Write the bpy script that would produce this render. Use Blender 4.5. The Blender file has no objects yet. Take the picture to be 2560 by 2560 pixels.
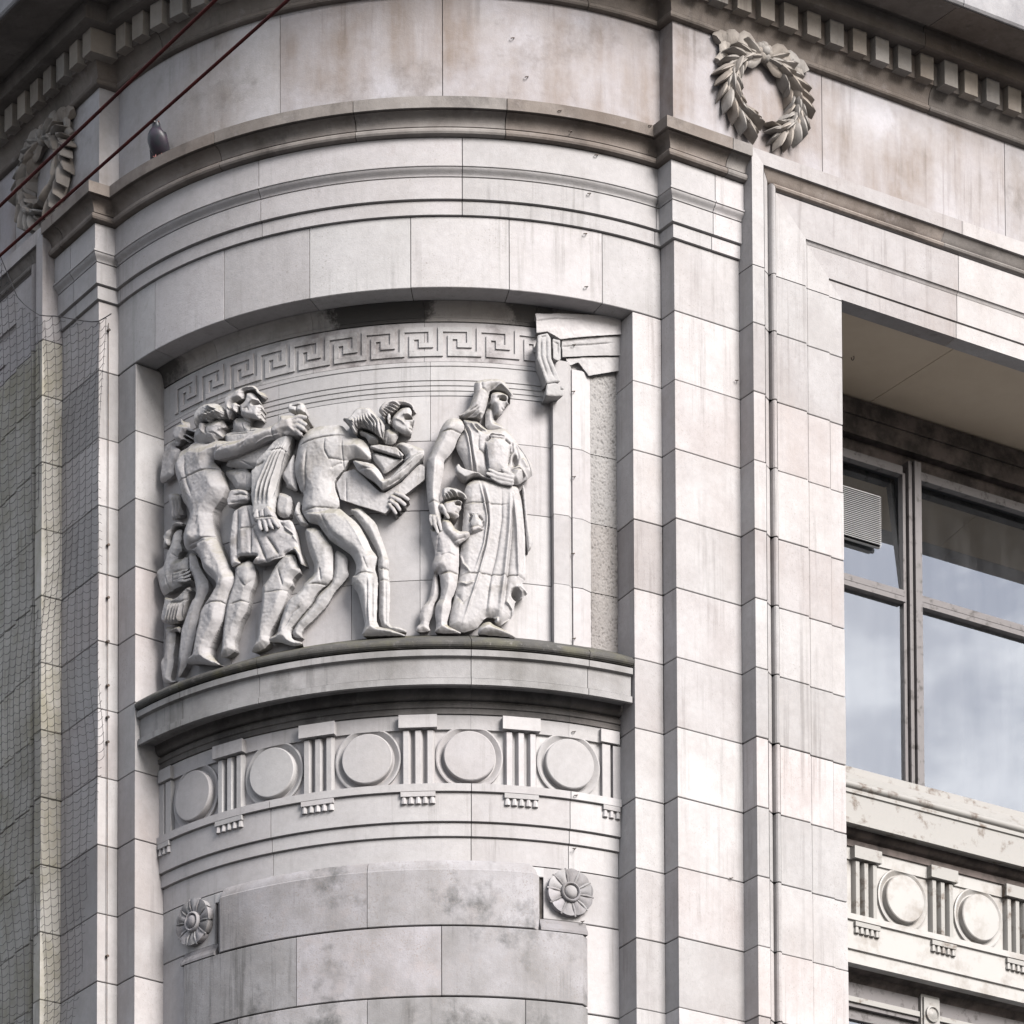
import bpy, bmesh, math, random, json
import numpy as np
from mathutils import Vector, Matrix
random.seed(7)
S2 = math.sqrt(.5)
C = bpy.context.scene.collection

# ------------------------------------------------------------------ camera, sky, sun, exposure
CAM = Vector((5.60654, -25.39112, 1.6))
right = Vector((.9795044, .2014228, 0)); up = Vector((.014715, -.071558, .9973279)); fwd = Vector((-.2008846, .976887, .0730553))
roll = -.00417945
cr, sr = math.cos(roll), math.sin(roll)
rx = right*cr+up*sr; ry = up*cr-right*sr
camd = bpy.data.cameras.new('camera'); cam = bpy.data.objects.new('camera', camd); C.objects.link(cam)
cam.matrix_world = Matrix(((rx.x, ry.x, -fwd.x, CAM.x), (rx.y, ry.y, -fwd.y, CAM.y), (rx.z, ry.z, -fwd.z, CAM.z), (0, 0, 0, 1)))
camd.sensor_width = 36; camd.lens = 11513.03/2560*36          # long lens with a vertical shift keeps the uprights upright
camd.shift_x = -17.9/2560; camd.shift_y = 4280.3/2560
camd.clip_start = .5; camd.clip_end = 5000
bpy.context.scene.camera = cam

SUN_AZ, SUN_EL = (.78, -.625), 30.0
wd = bpy.data.worlds.new('World'); bpy.context.scene.world = wd; wd.use_nodes = True
nt = wd.node_tree; nd = nt.nodes; nd.clear(); lk = nt.links
def N(tree, t, **kw):
    n = tree.nodes.new(t)
    for k, v in kw.items(): setattr(n, k, v)
    return n
sky = N(nt, 'ShaderNodeTexSky', sky_type='NISHITA', sun_disc=False)
sky.sun_elevation = math.radians(SUN_EL); sky.sun_rotation = math.atan2(SUN_AZ[0], SUN_AZ[1])
sky.air_density = 1.0; sky.dust_density = 2.5
tc = N(nt, 'ShaderNodeTexCoord'); mp = N(nt, 'ShaderNodeMapping'); mp.inputs['Scale'].default_value = (1.6, 1.6, 3.2); mp.inputs['Location'].default_value = (1.4, 1.1, .3)
nz = N(nt, 'ShaderNodeTexNoise'); nz.inputs['Scale'].default_value = 11.0; nz.inputs['Detail'].default_value = 9; nz.inputs['Roughness'].default_value = .62
rp = N(nt, 'ShaderNodeValToRGB'); rp.color_ramp.elements[0].position = .45; rp.color_ramp.elements[1].position = .60
mx = N(nt, 'ShaderNodeMix', data_type='RGBA'); mx.inputs['B'].default_value = (11.0, 11.1, 11.6, 1)
m2 = N(nt, 'ShaderNodeMath', operation='MULTIPLY_ADD'); m2.inputs[1].default_value = .85; m2.inputs[2].default_value = .12
bg = N(nt, 'ShaderNodeBackground'); bg.inputs['Strength'].default_value = .029
ow = N(nt, 'ShaderNodeOutputWorld')
lk.new(tc.outputs['Generated'], mp.inputs['Vector']); lk.new(mp.outputs[0], nz.inputs['Vector']); lk.new(nz.outputs['Fac'], rp.inputs[0])
lk.new(rp.outputs[0], m2.inputs[0]); lk.new(m2.outputs[0], mx.inputs['Factor']); lk.new(sky.outputs[0], mx.inputs['A']); lk.new(mx.outputs['Result'], bg.inputs['Color']); lk.new(bg.outputs[0], ow.inputs[0])
sl = bpy.data.lights.new('sun', 'SUN'); sl.energy = 1.5; sl.angle = math.radians(28); sl.color = (1, .96, .93)
so = bpy.data.objects.new('sun', sl); C.objects.link(so)
ce = math.cos(math.radians(SUN_EL)); sdir = Vector((SUN_AZ[0]*ce, SUN_AZ[1]*ce, math.sin(math.radians(SUN_EL))))
so.rotation_euler = sdir.to_track_quat('Z', 'Y').to_euler(); so.location = sdir*60
vs = bpy.context.scene.view_settings; vs.view_transform = 'Standard'; vs.look = 'None'; vs.exposure = 2.68; vs.gamma = 1; vs.use_curve_mapping = False
cy_ = bpy.context.scene.cycles
cy_.max_bounces = 6; cy_.diffuse_bounces = 3; cy_.glossy_bounces = 3; cy_.transparent_max_bounces = 6

# ------------------------------------------------------------------ materials
def ramp(t, src, p0, p1, c0=(0, 0, 0, 1), c1=(1, 1, 1, 1)):
    r = N(t, 'ShaderNodeValToRGB'); e = r.color_ramp.elements; e[0].position = p0; e[1].position = p1; e[0].color = c0; e[1].color = c1
    t.links.new(src, r.inputs[0]); return r.outputs[0]
def noise(t, vec, scale, detail=4, rough=.6, sc=None, loc=None):
    if sc or loc:
        m = N(t, 'ShaderNodeMapping'); t.links.new(vec, m.inputs['Vector'])
        if sc: m.inputs['Scale'].default_value = sc
        if loc: m.inputs['Location'].default_value = loc
        vec = m.outputs[0]
    n = N(t, 'ShaderNodeTexNoise'); n.inputs['Scale'].default_value = scale; n.inputs['Detail'].default_value = detail; n.inputs['Roughness'].default_value = rough
    t.links.new(vec, n.inputs['Vector']); return n.outputs['Fac']
def mixc(t, fac, a, b, mode='MIX', k=1.0):
    m = N(t, 'ShaderNodeMix', data_type='RGBA', blend_type=mode)
    if isinstance(fac, float): m.inputs['Factor'].default_value = fac
    elif k != 1.0:
        q = N(t, 'ShaderNodeMath', operation='MULTIPLY'); t.links.new(fac, q.inputs[0]); q.inputs[1].default_value = k; t.links.new(q.outputs[0], m.inputs['Factor'])
    else: t.links.new(fac, m.inputs['Factor'])
    for s, v in (('A', a), ('B', b)):
        if isinstance(v, tuple): m.inputs[s].default_value = v+(1,) if len(v) == 3 else v
        else: t.links.new(v, m.inputs[s])
    return m.outputs['Result']
def stone(name, base, alt, stain, stain_amt=.5, stain_lo=.5, stain_hi=.72, stain_scale=1.1, streak=True, soot=None, soot_lo=.6, soot_amt=.0, soot_scale=1.9, pits=.5, pit_lo=.60, bump=.22, var=.15, rough=.85, moss=None, dust=None, drip=.45):
    m = bpy.data.materials.new(name); m.use_nodes = True; t = m.node_tree; b = t.nodes['Principled BSDF']
    g = N(t, 'ShaderNodeNewGeometry').outputs['Position']
    oi = N(t, 'ShaderNodeObjectInfo').outputs['Random']
    # each stone is its own quarry piece: shift the pattern a little from one to the next
    ad = N(t, 'ShaderNodeVectorMath', operation='ADD'); cb = N(t, 'ShaderNodeCombineXYZ')
    q = N(t, 'ShaderNodeMath', operation='MULTIPLY'); q.inputs[1].default_value = 7.3; t.links.new(oi, q.inputs[0]); t.links.new(q.outputs[0], cb.inputs[0]); t.links.new(q.outputs[0], cb.inputs[2])
    t.links.new(g, ad.inputs[0]); t.links.new(cb.outputs[0], ad.inputs[1]); v = ad.outputs[0]
    col = mixc(t, ramp(t, noise(t, v, 4.5, 6), .35, .68), base, alt)
    st = noise(t, g, stain_scale, 6, .6, loc=(3.1, 1.7, .6))
    f = ramp(t, st, stain_lo, stain_hi)
    if streak:
        sk = ramp(t, noise(t, g, 1.0, 4, .6, sc=(7, 7, .9)), .38, .7)
        mm = N(t, 'ShaderNodeMath', operation='MULTIPLY_ADD'); mm.inputs[1].default_value = .6; mm.inputs[2].default_value = .4; t.links.new(sk, mm.inputs[0])
        m2 = N(t, 'ShaderNodeMath', operation='MULTIPLY'); t.links.new(mm.outputs[0], m2.inputs[0]); t.links.new(f, m2.inputs[1]); f = m2.outputs[0]
    col = mixc(t, f, col, stain, k=stain_amt)
    if soot:
        s2 = noise(t, g, soot_scale, 7, .68, loc=(9.2, 4.4, 2.3))
        col = mixc(t, ramp(t, s2, soot_lo, soot_lo+.12), col, soot, k=soot_amt)
    if moss:
        s3 = noise(t, g, 3.4, 8, .7, loc=(1.2, 8.8, 5.3)); col = mixc(t, ramp(t, s3, .47, .62), col, moss, k=.75)
    if drip:         # thin rain-washed runs
        dm = N(t, 'ShaderNodeMath', operation='MULTIPLY'); t.links.new(ramp(t, noise(t, g, 1.0, 6, .7, sc=(19, 19, .75), loc=(4, 2, 1)), .53, .66), dm.inputs[0]); t.links.new(ramp(t, noise(t, g, 1.35, 4, .6, loc=(2, 9, 6)), .42, .62), dm.inputs[1])
        col = mixc(t, dm.outputs[0], col, tuple(c_*.45 for c_ in stain), k=drip)
    if dust:         # lichen and grime settle on what faces up
        sx = N(t, 'ShaderNodeSeparateXYZ'); t.links.new(N(t, 'ShaderNodeNewGeometry').outputs['Normal'], sx.inputs[0])
        fz = ramp(t, sx.outputs['Z'], .12, .55); mm = N(t, 'ShaderNodeMath', operation='MULTIPLY'); t.links.new(fz, mm.inputs[0]); t.links.new(ramp(t, noise(t, g, 5.5, 7, .7, loc=(2, 6, 3)), .36, .6), mm.inputs[1])
        col = mixc(t, mm.outputs[0], col, dust, k=.85)
    # warm-cool drift and fine speckle of the stone itself
    col = mixc(t, ramp(t, noise(t, v, 28, 5, .7), .3, .75), col, (.62, .60, .60), 'MULTIPLY', .35)
    pm = N(t, 'ShaderNodeMath', operation='MULTIPLY'); t.links.new(ramp(t, noise(t, g, 105, 3, .65), pit_lo, pit_lo+.10), pm.inputs[0]); t.links.new(ramp(t, noise(t, g, 2.6, 4, .6, loc=(7, 1, 4)), .40, .62), pm.inputs[1])
    col = mixc(t, pm.outputs[0], col, (.16, .14, .13), k=pits)
    col = mixc(t, ramp(t, noise(t, g, 9, 8, .78, loc=(5, 5, 5)), pit_lo-.03, pit_lo+.08), col, (.22, .20, .20), k=pits*.55)
    mr = N(t, 'ShaderNodeMapRange'); t.links.new(oi, mr.inputs[0]); mr.inputs[3].default_value = 1-var; mr.inputs[4].default_value = 1+var*.5
    hv = N(t, 'ShaderNodeHueSaturation'); wr = N(t, 'ShaderNodeMath', operation='WRAP');  q9 = N(t, 'ShaderNodeMath', operation='MULTIPLY'); q9.inputs[1].default_value = 17.3; t.links.new(oi, q9.inputs[0]); t.links.new(q9.outputs[0], wr.inputs[0]); wr.inputs[1].default_value = 1; wr.inputs[2].default_value = 0
    m9 = N(t, 'ShaderNodeMapRange'); t.links.new(wr.outputs[0], m9.inputs[0]); m9.inputs[3].default_value = .45; m9.inputs[4].default_value = 1.0; t.links.new(m9.outputs[0], hv.inputs['Saturation'])
    t.links.new(mr.outputs[0], hv.inputs['Value']); t.links.new(col, hv.inputs['Color'])
    t.links.new(hv.outputs[0], b.inputs['Base Color']); b.inputs['Roughness'].default_value = rough; b.inputs['Specular IOR Level'].default_value = .25
    h1 = noise(t, g, 120, 3, .7); h2 = noise(t, g, 22, 6, .7)
    a = N(t, 'ShaderNodeMath', operation='MULTIPLY_ADD'); t.links.new(h2, a.inputs[0]); a.inputs[1].default_value = 1.6; t.links.new(h1, a.inputs[2])
    bp = N(t, 'ShaderNodeBump'); bp.inputs['Strength'].default_value = bump; bp.inputs['Distance'].default_value = .006
    t.links.new(a.outputs[0], bp.inputs['Height']); t.links.new(bp.outputs[0], b.inputs['Normal'])
    return m
def plain(name, col, col2=None, scale=8, lo=.4, hi=.6, rough=.6, metal=0, amt=1.0, bump=.1, spec=.4):
    m = bpy.data.materials.new(name); m.use_nodes = True; t = m.node_tree; b = t.nodes['Principled BSDF']
    g = N(t, 'ShaderNodeNewGeometry').outputs['Position']
    n = noise(t, g, scale, 7, .68)
    c = mixc(t, ramp(t, n, lo, hi), col, col2 or tuple(x*.8 for x in col), k=amt)
    t.links.new(c, b.inputs['Base Color']); b.inputs['Roughness'].default_value = rough; b.inputs['Metallic'].default_value = metal; b.inputs['Specular IOR Level'].default_value = spec
    bp = N(t, 'ShaderNodeBump'); bp.inputs['Strength'].default_value = bump; bp.inputs['Distance'].default_value = .004; t.links.new(n, bp.inputs['Height']); t.links.new(bp.outputs[0], b.inputs['Normal'])
    return m
M = {}
M['clean'] = stone('limestone', (0.302, 0.292, 0.296), (0.256, 0.241, 0.242), (0.224, 0.191, 0.179), .8, .43, .70, pits=.7, pit_lo=.585, var=.18)
M['lintel'] = stone('limestone_lintel', (0.302, 0.292, 0.298), (0.261, 0.251, 0.253), (0.231, 0.218, 0.201), .55, .5, .74, pits=.9)
M['frieze'] = stone('limestone_stained', (0.291, 0.283, 0.310), (0.259, 0.242, 0.249), (0.156, 0.114, 0.088), .95, .40, .60, 1.5, soot=(.10, .08, .07), soot_lo=.56, soot_amt=.6, pits=.35)
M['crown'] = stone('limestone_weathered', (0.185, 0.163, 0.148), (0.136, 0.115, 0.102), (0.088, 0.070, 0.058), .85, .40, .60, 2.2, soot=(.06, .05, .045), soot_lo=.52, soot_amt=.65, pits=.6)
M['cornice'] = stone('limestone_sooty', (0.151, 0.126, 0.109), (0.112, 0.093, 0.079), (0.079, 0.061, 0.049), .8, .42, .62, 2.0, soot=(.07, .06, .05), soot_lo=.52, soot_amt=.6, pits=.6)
M['dentil'] = stone('limestone_dentil', (0.250, 0.226, 0.200), (0.201, 0.179, 0.154), (0.163, 0.134, 0.110), .6, .45, .65, 3.0, pits=.5, var=.22)
M['corona'] = stone('limestone_lichen', (0.233, 0.232, 0.240), (0.159, 0.158, 0.170), (0.109, 0.107, 0.117), .6, .4, .6, 5, pits=.8)
M['relief'] = stone('limestone_carved', (0.313, 0.303, 0.309), (0.282, 0.272, 0.275), (0.245, 0.221, 0.195), .4, .56, .74, 2.4, pits=.42, bump=.18, var=.05, soot=(.17, .155, .14), soot_lo=.535, soot_amt=.62, soot_scale=5.0, dust=(.17, .155, .11), drip=.6)
M['niche'] = stone('limestone_niche', (0.302, 0.292, 0.298), (0.272, 0.261, 0.264), (0.272, 0.248, 0.234), .4, .52, .72, 1.6, pits=.3, bump=.15)
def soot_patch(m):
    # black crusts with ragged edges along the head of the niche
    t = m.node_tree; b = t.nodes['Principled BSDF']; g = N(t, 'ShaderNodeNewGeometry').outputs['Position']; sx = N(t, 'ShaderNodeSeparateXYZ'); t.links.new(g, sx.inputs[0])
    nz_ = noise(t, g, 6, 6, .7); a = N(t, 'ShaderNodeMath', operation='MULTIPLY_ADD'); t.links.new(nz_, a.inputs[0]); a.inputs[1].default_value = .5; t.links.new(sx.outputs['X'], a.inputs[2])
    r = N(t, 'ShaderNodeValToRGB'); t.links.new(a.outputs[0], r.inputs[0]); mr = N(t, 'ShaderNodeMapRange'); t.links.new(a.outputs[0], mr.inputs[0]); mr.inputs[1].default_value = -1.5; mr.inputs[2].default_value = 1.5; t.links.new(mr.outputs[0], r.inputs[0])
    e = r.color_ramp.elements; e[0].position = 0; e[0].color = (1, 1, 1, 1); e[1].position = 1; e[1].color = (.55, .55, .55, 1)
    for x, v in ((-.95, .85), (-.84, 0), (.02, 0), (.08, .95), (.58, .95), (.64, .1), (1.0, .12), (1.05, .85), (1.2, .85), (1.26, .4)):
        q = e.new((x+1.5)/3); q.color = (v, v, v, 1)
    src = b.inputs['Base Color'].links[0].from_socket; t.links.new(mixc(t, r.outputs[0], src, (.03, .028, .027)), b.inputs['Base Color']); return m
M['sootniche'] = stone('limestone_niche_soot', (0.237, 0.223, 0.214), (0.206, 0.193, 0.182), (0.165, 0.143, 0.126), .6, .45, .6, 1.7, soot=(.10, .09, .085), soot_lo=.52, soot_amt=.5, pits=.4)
M['keystone'] = stone('limestone_key_band', (0.293, 0.283, 0.287), (0.261, 0.251, 0.253), (0.245, 0.221, 0.208), .5, .5, .7, 1.7, soot=(.07, .06, .06), soot_lo=.56, soot_amt=.8, pits=.35, var=.03)
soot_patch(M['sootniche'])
M['ledgebed'] = stone('limestone_soot_and_shade', (0.117, 0.108, 0.105), (0.076, 0.070, 0.067), (0.045, 0.041, 0.038), .8, .40, .6, 2.4, soot=(.03, .028, .028), soot_lo=.5, soot_amt=.7, pits=.4)  # soot patches, plus the shade under the ledge put into a darker base
M['ledge'] = stone('limestone_ledge', (0.261, 0.256, 0.259), (0.198, 0.194, 0.195), (0.109, 0.104, 0.097), .85, .40, .62, 1.8, soot=(.07, .07, .065), soot_lo=.55, soot_amt=.6, pits=.6)
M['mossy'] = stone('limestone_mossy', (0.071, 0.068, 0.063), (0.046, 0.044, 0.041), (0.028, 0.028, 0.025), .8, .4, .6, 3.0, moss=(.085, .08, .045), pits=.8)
M['panel'] = stone('limestone_panel', (0.260, 0.253, 0.270), (0.204, 0.195, 0.199), (0.129, 0.121, 0.117), .85, .42, .64, 1.9, soot=(.07, .07, .07), soot_lo=.55, soot_amt=.85, soot_scale=2.6, pits=1.0, pit_lo=.56, var=.30, drip=.7)
M['rough'] = stone('limestone_tooled', (0.225, 0.213, 0.205), (0.193, 0.180, 0.174), (0.156, 0.138, 0.124), .5, pits=.8, bump=.5)
M['wreath'] = stone('limestone_wreath', (0.266, 0.239, 0.212), (0.202, 0.177, 0.155), (0.116, 0.094, 0.075), .75, .42, .62, 4.0, soot=(.08, .07, .06), soot_lo=.56, soot_amt=.5, pits=.5, var=.1)
M['mossarm'] = M['relief']
M['algae'] = stone('limestone_algae', (0.331, 0.318, 0.288), (0.264, 0.249, 0.219), (.15, .14, .11), .6, .42, .64, 2.2, moss=(.20, .185, .13), pits=.5)
M['mortar'] = plain('mortar', (.05, .045, .042), (.025, .022, .02), 30, bump=.3, rough=.95)
M['soffit'] = plain('soffit_bounce_light', (0.437, 0.365, 0.284), (0.371, 0.305, 0.230), 1.6, .35, .75, .9, bump=.05)  # warm light bounced up to the window soffit, put into its base colour
M['paint'] = plain('painted_metal_white', (0.190, 0.185, 0.176), (0.058, 0.037, 0.023), 9, .55, .68, .55, amt=.95, bump=.4)
M['paintcln'] = plain('painted_metal_panel', (0.243, 0.237, 0.229), (0.134, 0.115, 0.098), 7, .48, .72, .5, amt=.8, bump=.25)
M['frame_grey'] = plain('window_paint_grey', (0.090, 0.083, 0.084), (0.021, 0.017, 0.015), 17, .54, .66, .5, amt=.9, bump=.4)
M['beam'] = plain('beam_rust_and_shade', (.075, .06, .055), (.02, .016, .014), 7, .4, .62, .8, bump=.5)
M['louvre'] = plain('louvre_plastic', (0.257, 0.257, 0.257), (0.224, 0.224, 0.224), 9, rough=.4)
M['dark'] = plain('dark_void', (.012, .012, .014), (.008, .008, .01), 5, rough=.9)
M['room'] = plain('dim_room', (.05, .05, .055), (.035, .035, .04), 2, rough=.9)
M['iron'] = plain('rusted_iron', (.03, .026, .026), (.06, .035, .02), 40, rough=.7)
M['net'] = plain('net_cord', (.02, .019, .022), (.03, .028, .03), 30, rough=.9)
M['cable'] = plain('cable_sheath', (.06, .012, .010), (.035, .009, .009), 12, rough=.9, spec=.08)
M['plumage'] = plain('pigeon_plumage', (0.026, 0.026, 0.034), (0.017, 0.015, 0.020), 30, .4, .6, .55)
M['breast'] = plain('pigeon_breast', (0.029, 0.020, 0.032), (0.020, 0.024, 0.029), 25, .4, .6, .45)
M['wing'] = plain('pigeon_wing', (0.041, 0.043, 0.051), (0.024, 0.024, 0.029), 20, .4, .6, .6)
M['black'] = plain('pigeon_dark', (.015, .015, .018), (.02, .02, .025), 20, rough=.5)
M['white'] = plain('white_cere', (.7, .68, .66), (.6, .58, .56), 20, rough=.6)
M['leg'] = plain('pigeon_leg', (.14, .05, .045), (.1, .04, .04), 20, rough=.6)
M['asphalt'] = plain('asphalt', (.05, .05, .052), (.035, .035, .037), 3, rough=.9)
M['pave'] = plain('paving', (.09, .088, .085), (.07, .068, .065), 2, rough=.85)
def glass_mat():
    m = bpy.data.materials.new('window_glass'); m.use_nodes = True; t = m.node_tree; t.nodes.clear()
    o = N(t, 'ShaderNodeOutputMaterial'); gl = N(t, 'ShaderNodeBsdfGlossy'); gl.inputs['Roughness'].default_value = .012; gl.inputs['Color'].default_value = (.93, .96, 1, 1)
    tr = N(t, 'ShaderNodeBsdfTransparent'); tr.inputs['Color'].default_value = (.55, .58, .6, 1)
    df = N(t, 'ShaderNodeBsdfDiffuse'); df.inputs['Color'].default_value = (.16, .165, .17, 1)
    g = N(t, 'ShaderNodeNewGeometry').outputs['Position']
    d = N(t, 'ShaderNodeMixShader'); t.links.new(ramp(t, noise(t, g, 2.0, 6, .6, sc=(6, 6, .8)), .35, .8, (.05, .05, .05, 1), (.22, .22, .22, 1)), d.inputs[0]); t.links.new(tr.outputs[0], d.inputs[1]); t.links.new(df.outputs[0], d.inputs[2])
    fr = N(t, 'ShaderNodeLayerWeight'); fr.inputs['Blend'].default_value = .5
    k = N(t, 'ShaderNodeMapRange'); t.links.new(fr.outputs['Fresnel'], k.inputs[0]); k.inputs[3].default_value = .26; k.inputs[4].default_value = 1.0
    mix = N(t, 'ShaderNodeMixShader'); t.links.new(k.outputs[0], mix.inputs[0]); t.links.new(d.outputs[0], mix.inputs[1]); t.links.new(gl.outputs[0], mix.inputs[2])
    bp = N(t, 'ShaderNodeBump'); bp.inputs['Strength'].default_value = .02; bp.inputs['Distance'].default_value = .01; t.links.new(noise(t, g, 1.1, 2), bp.inputs['Height']); t.links.new(bp.outputs[0], gl.inputs['Normal'])
    t.links.new(mix.outputs[0], o.inputs[0]); return m
M['glass'] = glass_mat()

# ------------------------------------------------------------------ object helpers
def link(name, me, mat, parent=None):
    o = bpy.data.objects.new(name, me); C.objects.link(o)
    if mat is not None: me.materials.clear(); me.materials.append(M[mat])
    if parent is not None: o.parent = parent
    return o
def mesh(verts, faces, angle=38, fix=True):
    me = bpy.data.meshes.new('m'); me.from_pydata([tuple(v) for v in verts], [], faces)
    if fix:
        bm = bmesh.new(); bm.from_mesh(me); bmesh.ops.recalc_face_normals(bm, faces=bm.faces[:]); bm.to_mesh(me); bm.free()
    me.shade_smooth()
    if angle: me.set_sharp_from_angle(angle=math.radians(angle))
    me.update(); return me
def thing(name, label, cat, group=None, loc=(0, 0, 0)):
    o = bpy.data.objects.new(name, None); C.objects.link(o); o.location = loc; o.empty_display_size = .1
    o['label'] = label; o['category'] = cat
    if group: o['group'] = group
    return o
def tag(o, label, cat, group=None):
    o['label'] = label; o['category'] = cat
    if group: o['group'] = group
    return o
class MB:
    def __init__(s): s.v = []; s.f = []
    def add(s, v, f):
        n = len(s.v); s.v += [tuple(q) for q in v]; s.f += [tuple(i+n for i in q) for q in f]; return s
    def hexa(s, p):      # 8 corners: bottom ring 0-3, top ring 4-7
        return s.add(p, [(0, 3, 2, 1), (4, 5, 6, 7), (0, 1, 5, 4), (1, 2, 6, 5), (2, 3, 7, 6), (3, 0, 4, 7)])
    def tube(s, pts, r, n=6, taper=None):
        pts = [Vector(p) for p in pts]; rings = []
        for i, p in enumerate(pts):
            d = (pts[min(i+1, len(pts)-1)]-pts[max(i-1, 0)]).normalized(); a = d.orthogonal().normalized() if i == 0 else (a-d*a.dot(d)).normalized(); b = d.cross(a)
            rr = r if taper is None else r*taper[i]
            rings.append([p+(a*math.cos(2*math.pi*k/n)+b*math.sin(2*math.pi*k/n))*rr for k in range(n)])
        v = [q for R_ in rings for q in R_]; f = []
        for i in range(len(rings)-1):
            for k in range(n): f.append((i*n+k, i*n+(k+1) % n, (i+1)*n+(k+1) % n, (i+1)*n+k))
        f.append(tuple(range(n-1, -1, -1))); f.append(tuple((len(rings)-1)*n+k for k in range(n)))
        return s.add(v, f)
    def mesh(s, angle=38, fix=True): return mesh(s.v, s.f, angle, fix)

# ------------------------------------------------------------------ plan of the corner (arc centre at the origin, street side is -Y)
R, D1, W1, D2, DEP = 2.1663, .1252, .4340, .1267, .1873
RI = R-DEP; TH = 40.12
V2 = lambda x, y: np.array([x, y], float)
nR, dR = V2(S2, -S2), V2(S2, S2); nL, dL = V2(-S2, -S2), V2(-S2, S2)
Ra = nR*R; Rp = Ra+nR*D1; Rc = Rp+dR*W1; Rf = Rc+nR*D2
La = nL*R; Lp = La+nL*D1
def pol(r, deg):
    a = math.radians(deg); return V2(r*math.sin(a), -r*math.cos(a))
def route(a, b, base=0.0, step=1.5):
    """stations: arc angle -45..45; beyond the left or right pilaster corner: -100-t / 100+t metres along the wing"""
    if a >= 100: return lambda p, i=0: [Rp+dR*(a-100)+nR*(p+base), Rp+dR*(b-100)+nR*(p+base)]
    if b <= -100: return lambda p, i=0: [Lp+dL*(-a-100)+nL*(p+base), Lp+dL*(-b-100)+nL*(p+base)]
    lo, hi = max(a, -45), min(b, 45); n = max(2, int((hi-lo)/step)+2)
    def fn(p, i=0):
        p = p+base; r = R+p; al = math.degrees(math.asin(max(-.9, min(.9, p/r)))); nn = math.sqrt(max(r*r-p*p, 0)); pts = []
        if a <= -100: pts += [Lp+dL*(-a-100)+nL*p, Lp+(nL-dL)*p]
        t0 = a if a > -45 else -45+al; t1 = b if b < 45 else 45-al
        pts += [pol(r, t0+(t1-t0)*k/(n-1)) for k in range(n)]
        if b >= 100: pts += [Rp+(nR-dR)*p, Rp+dR*(b-100)+nR*p]
        return pts
    return fn
def arcroute(r, a, b, step=1.5):
    n = max(2, int((b-a)/step)+2)
    return lambda p, i=0: [pol(r+p, a+(b-a)*k/(n-1)) for k in range(n)]
def polyroute(pts):
    pts = [np.asarray(p, float) for p in pts]
    ds = [(pts[i+1]-pts[i])/np.linalg.norm(pts[i+1]-pts[i]) for i in range(len(pts)-1)]
    ns = [V2(d[1], -d[0]) for d in ds]; ms = []
    for i in range(len(pts)):
        if i == 0: ms.append(ns[0])
        elif i == len(pts)-1: ms.append(ns[-1])
        else: ms.append((ns[i-1]+ns[i])/max(.25, 1+ns[i-1]@ns[i]))
    return lambda p, i=0: [q+m*p for q, m in zip(pts, ms)]
def mirror(pts): return [V2(-p[0], p[1]) for p in reversed(pts)]
def solid(fn, prof, angle=17):
    """closed profile [(p, z)...] carried along fn(p, i) -> plan points"""
    rows = [[(q[0], q[1], z) for q in fn(p, i)] for i, (p, z) in enumerate(prof)]
    n = len(rows[0]); m = len(rows); v = [q for r_ in rows for q in r_]; f = []
    for i in range(m):
        j = (i+1) % m
        for k in range(n-1): f.append((i*n+k, i*n+k+1, j*n+k+1, j*n+k))
    f.append(tuple(i*n for i in range(m))); f.append(tuple(i*n+n-1 for i in reversed(range(m))))
    return mesh(v, f, angle)
def ashlar(z0, z1, back=-.07, g=.0022, ch=.003, face=None):
    if face is None: face = random.uniform(-.0018, .0018)
    g *= random.uniform(.6, 1.5)
    return [(back, z0+g), (face-ch, z0+g), (face, z0+g+ch), (face, z1-g-ch), (face-ch, z1-g), (back, z1-g)]
def gapped(a, b, r=R, g=.0022):
    k = math.degrees(g/r)
    return (a+k if a > -45 else a-0 if a <= -100 else a), (b-k if b < 45 else b)
def wgap(s, g=.0022, sign=1):
    """pull a station back by half a joint"""
    if abs(s) <= 45: return s-sign*math.degrees(g/R)
    return s-sign*g
def W(t, off, z, side=1):
    q = nR*(R+off)+dR*t; return Vector((side*q[0], q[1], z))
def wbox(mb, t0, t1, o0, o1, z0, z1, side=1):
    return mb.hexa([W(t0, o0, z0, side), W(t1, o0, z0, side), W(t1, o1, z0, side), W(t0, o1, z0, side), W(t0, o0, z1, side), W(t1, o0, z1, side), W(t1, o1, z1, side), W(t0, o1, z1, side)])
def pbox(mb, r0, r1, a0, a1, z0, z1):
    p = [pol(r1, a0), pol(r1, a1), pol(r0, a1), pol(r0, a0)]
    return mb.hexa([(q[0], q[1], z0) for q in p]+[(q[0], q[1], z1) for q in p])
def curve(p0, p1, n, kind):
    """points of a quarter moulding between two profile points"""
    out = []; n *= 2
    for i in range(n+1):
        s = i/n
        if kind == 'bow': a, b = math.sin(s*math.pi/2), 1-math.cos(s*math.pi/2)
        elif kind == 'cove': a, b = 1-math.cos(s*math.pi/2), math.sin(s*math.pi/2)
        else: a, b = (1-math.cos(s*math.pi))/2, s
        out.append((p0[0]+(p1[0]-p0[0])*a, p0[1]+(p1[1]-p0[1])*b))
    return out

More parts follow.
